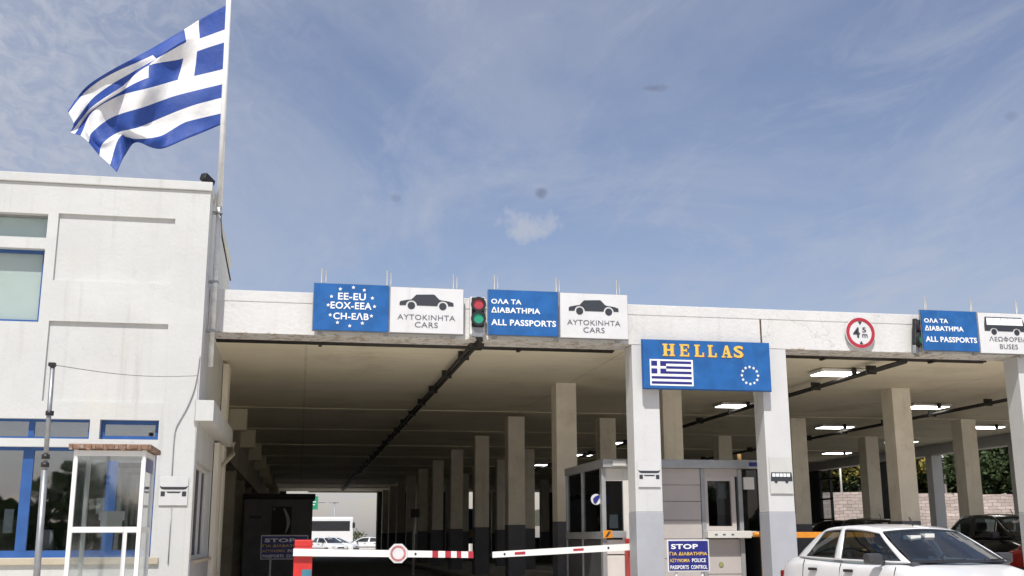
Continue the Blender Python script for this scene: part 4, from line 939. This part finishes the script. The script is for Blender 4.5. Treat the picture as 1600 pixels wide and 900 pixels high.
# ------------------------------------------------------------------ stone wall, posts, trees on the right
a = Vector((26.5, 57.3)); b = Vector((46, 49.0)); d = (b-a).normalized(); nrm = Vector((d.y, -d.x))
if nrm.y > 0: nrm = -nrm
m = MB(); Lw = (b-a).length
uvl = m.bm.loops.layers.uv.new('UVMap')
def wallp_(s, dd, z): p = a+d*s-nrm*dd; return (p.x, p.y, z)
segs = [(0, 4.2, 3.62), (4.2, 9.5, 3.52), (9.5, Lw, 3.42)]
for s0, s1, h in segs:
    m.poly(wallp_(s0, 0, -.1), wallp_(s1, 0, -.1), wallp_(s1, 0, h), wallp_(s0, 0, h)); m.poly(wallp_(s0, 0, h), wallp_(s1, 0, h), wallp_(s1, .5, h), wallp_(s0, .5, h))
    m.poly(wallp_(s0, 0, -.1), wallp_(s0, .5, -.1), wallp_(s0, .5, h), wallp_(s0, 0, h)); m.poly(wallp_(s1, 0, -.1), wallp_(s1, .5, -.1), wallp_(s1, .5, h), wallp_(s1, 0, h)); m.poly(wallp_(s0, .5, -.1), wallp_(s1, .5, -.1), wallp_(s1, .5, h), wallp_(s0, .5, h))
for fc in m.bm.faces:
    for lp_ in fc.loops: co = lp_.vert.co; lp_[uvl].uv = (co.x*d.x+co.y*d.y, co.z)
tag(m.build('stone_wall', stonem, fix=False), 'pale pinkish stone retaining wall below the trees on the right', 'wall')
m = MB()
for i, (s, h, lab) in enumerate(((2.55, 2.0, 'left white post standing on the stone wall'), (4.2, 2.1, 'white post on the stone wall, nearest the tall dark wall panel'), (7.9, 2.6, 'tall thin white post rising from the wall in the middle opening'))):
    p = wallp_(s, .25, 3.5); m = MB(); m.tube([(p[0], p[1], 3.4), (p[0], p[1], 3.55+h)], .065, 8, .05); m.box(p[0]-.09, p[0]+.09, p[1]-.09, p[1]+.09, 3.55+h, 3.6+h)
    tag(m.build('fence_post', polew), lab, 'post', 'white posts on the stone wall')
# the far line of trees behind the viewer, mirrored in the windows
rnd = random.Random(5); V, F = [], []
for k in range(9000):
    x = rnd.uniform(-70, 70); top_ = 4.0+1.3*math.sin(x*.31)+1.1*math.sin(x*.83+1); p = Vector((x, -46+rnd.gauss(0, 1.6), top_*(rnd.random()**.7)))
    a1 = Vector((rnd.gauss(0, 1), rnd.gauss(0, 1), rnd.gauss(0, .7))).normalized()*.55; b1 = a1.orthogonal()*.7; i0 = len(V); V += [p-a1, p+b1, p+a1, p-b1]; F.append((i0, i0+1, i0+2, i0+3))
me = bpy.data.meshes.new('tree_line'); me.from_pydata([tuple(v) for v in V], [], F); me.materials.append(leafd); o = bpy.data.objects.new('tree_line', me); COL.objects.link(o)
tag(o, 'dark far line of trees mirrored in the office windows', 'trees', kind='stuff')
def tree(x, y, z, h, r, seed, leaf, label, n=6500):
    rnd = random.Random(seed); t = thing('tree', label, 'tree', (x, y, z), group='trees behind the stone wall')
    m = MB(); m.tube([(0, 0, -.8), (.08, .05, h*.25), (.02, -.1, h*.5), (.15, 0, h*.8)], .19, 9, .05)
    tips = []
    for i in range(11):
        an = i*2.4+rnd.random(); z0 = h*(.10+.065*i); ln = r*(.65+.4*rnd.random())*(1-.035*i)
        e = (math.cos(an)*ln, math.sin(an)*ln, z0+ln*.45); m.tube([(.05, 0, z0), (e[0]*.5, e[1]*.5, z0+ln*.12), e], .07, 6, .02); tips.append(e)
    m.build('trunk', bark, t)
    cl = [(e[0], e[1], e[2], r*(.28+.22*rnd.random())) for e in tips]+[(rnd.gauss(0, r*.4), rnd.gauss(0, r*.4), h*(.12+.85*rnd.random()), r*(.25+.2*rnd.random())) for _ in range(24)]
    V, F = [], []
    for k in range(n):
        c = cl[rnd.randrange(len(cl))]; dv = Vector((rnd.gauss(0, 1), rnd.gauss(0, 1), rnd.gauss(0, .8))).normalized()*c[3]*(rnd.random()**.4)
        p = Vector(c[:3])+dv; s = .10+.09*rnd.random(); a1 = Vector((rnd.gauss(0, 1), rnd.gauss(0, 1), rnd.gauss(0, .6))).normalized(); b1 = a1.orthogonal().normalized(); b1.rotate(Matrix.Rotation(rnd.random()*6, 3, a1))
        i0 = len(V); V += [p-a1*s, p+b1*s*.5, p+a1*s, p-b1*s*.5]; F.append((i0, i0+1, i0+2, i0+3))
    me = bpy.data.meshes.new('crown'); me.from_pydata([tuple(v) for v in V], [], F); me.materials.append(leaf); o = bpy.data.objects.new('crown', me); COL.objects.link(o); o.parent = t
    return t
TREES = [(28.6, 59.6, 3.4, 6.0, 2.3, leafy, 'tree with sunlit yellow green leaf colour above the left stretch of the stone wall'), (31.8, 63.5, 3.6, 7.5, 3.0, leafd, 'dark tree seen between the two white wall posts'),
 (33.4, 56.8, 3.6, 6.0, 2.0, leafy, 'tree with sunlit yellow green leaf colour right of the tall thin white post'), (36.6, 58.5, 3.8, 7.0, 3.0, leafd, 'dark tree filling the opening left of the slim cream column'),
 (39.5, 55.5, 3.6, 7.5, 3.2, leafm, 'mid green tree in the rightmost opening'), (35.2, 64, 4.5, 8.5, 3.4, leafd, 'dark tall tree behind the sunlit-coloured yellow green one'),
 (41.5, 60, 4.6, 8.5, 3.6, leafd, 'dark tall tree at the back of the rightmost opening'), (30.2, 67.5, 4.5, 8.5, 3.4, leafd, 'dark tall tree at the back of the left opening'), (44.5, 54, 4, 8, 3.4, leafd, 'dark tree at the far right behind the last white column'),
 (29.6, 60.8, 3.3, 3.4, 2.2, leafd, 'low dark tree right behind the left white wall post'), (35.0, 57.2, 3.4, 3.2, 2.4, leafd, 'low dark tree behind the wall right of the tall thin post'), (38.3, 54.6, 3.4, 5.6, 2.7, leafd, 'low dark tree behind the wall in the rightmost opening')]
for i, (x, y, z, h, r, lf, lab) in enumerate(TREES): tree(x, y, z-.6, h, r, 10+i, lf, lab)
for x, y, sd_, lab in ((4.6, 128, 41, 'small bush beyond the exit, right of the coach'), (6.6, 135, 42, 'small bush at the right edge of the exit view')):
    o = tree(x, y, -.3, 2.4, 1.3, sd_, leafm, lab, 700); o['group'] = 'bushes beyond the exit'; o.name = 'bush'; o['category'] = 'bush'
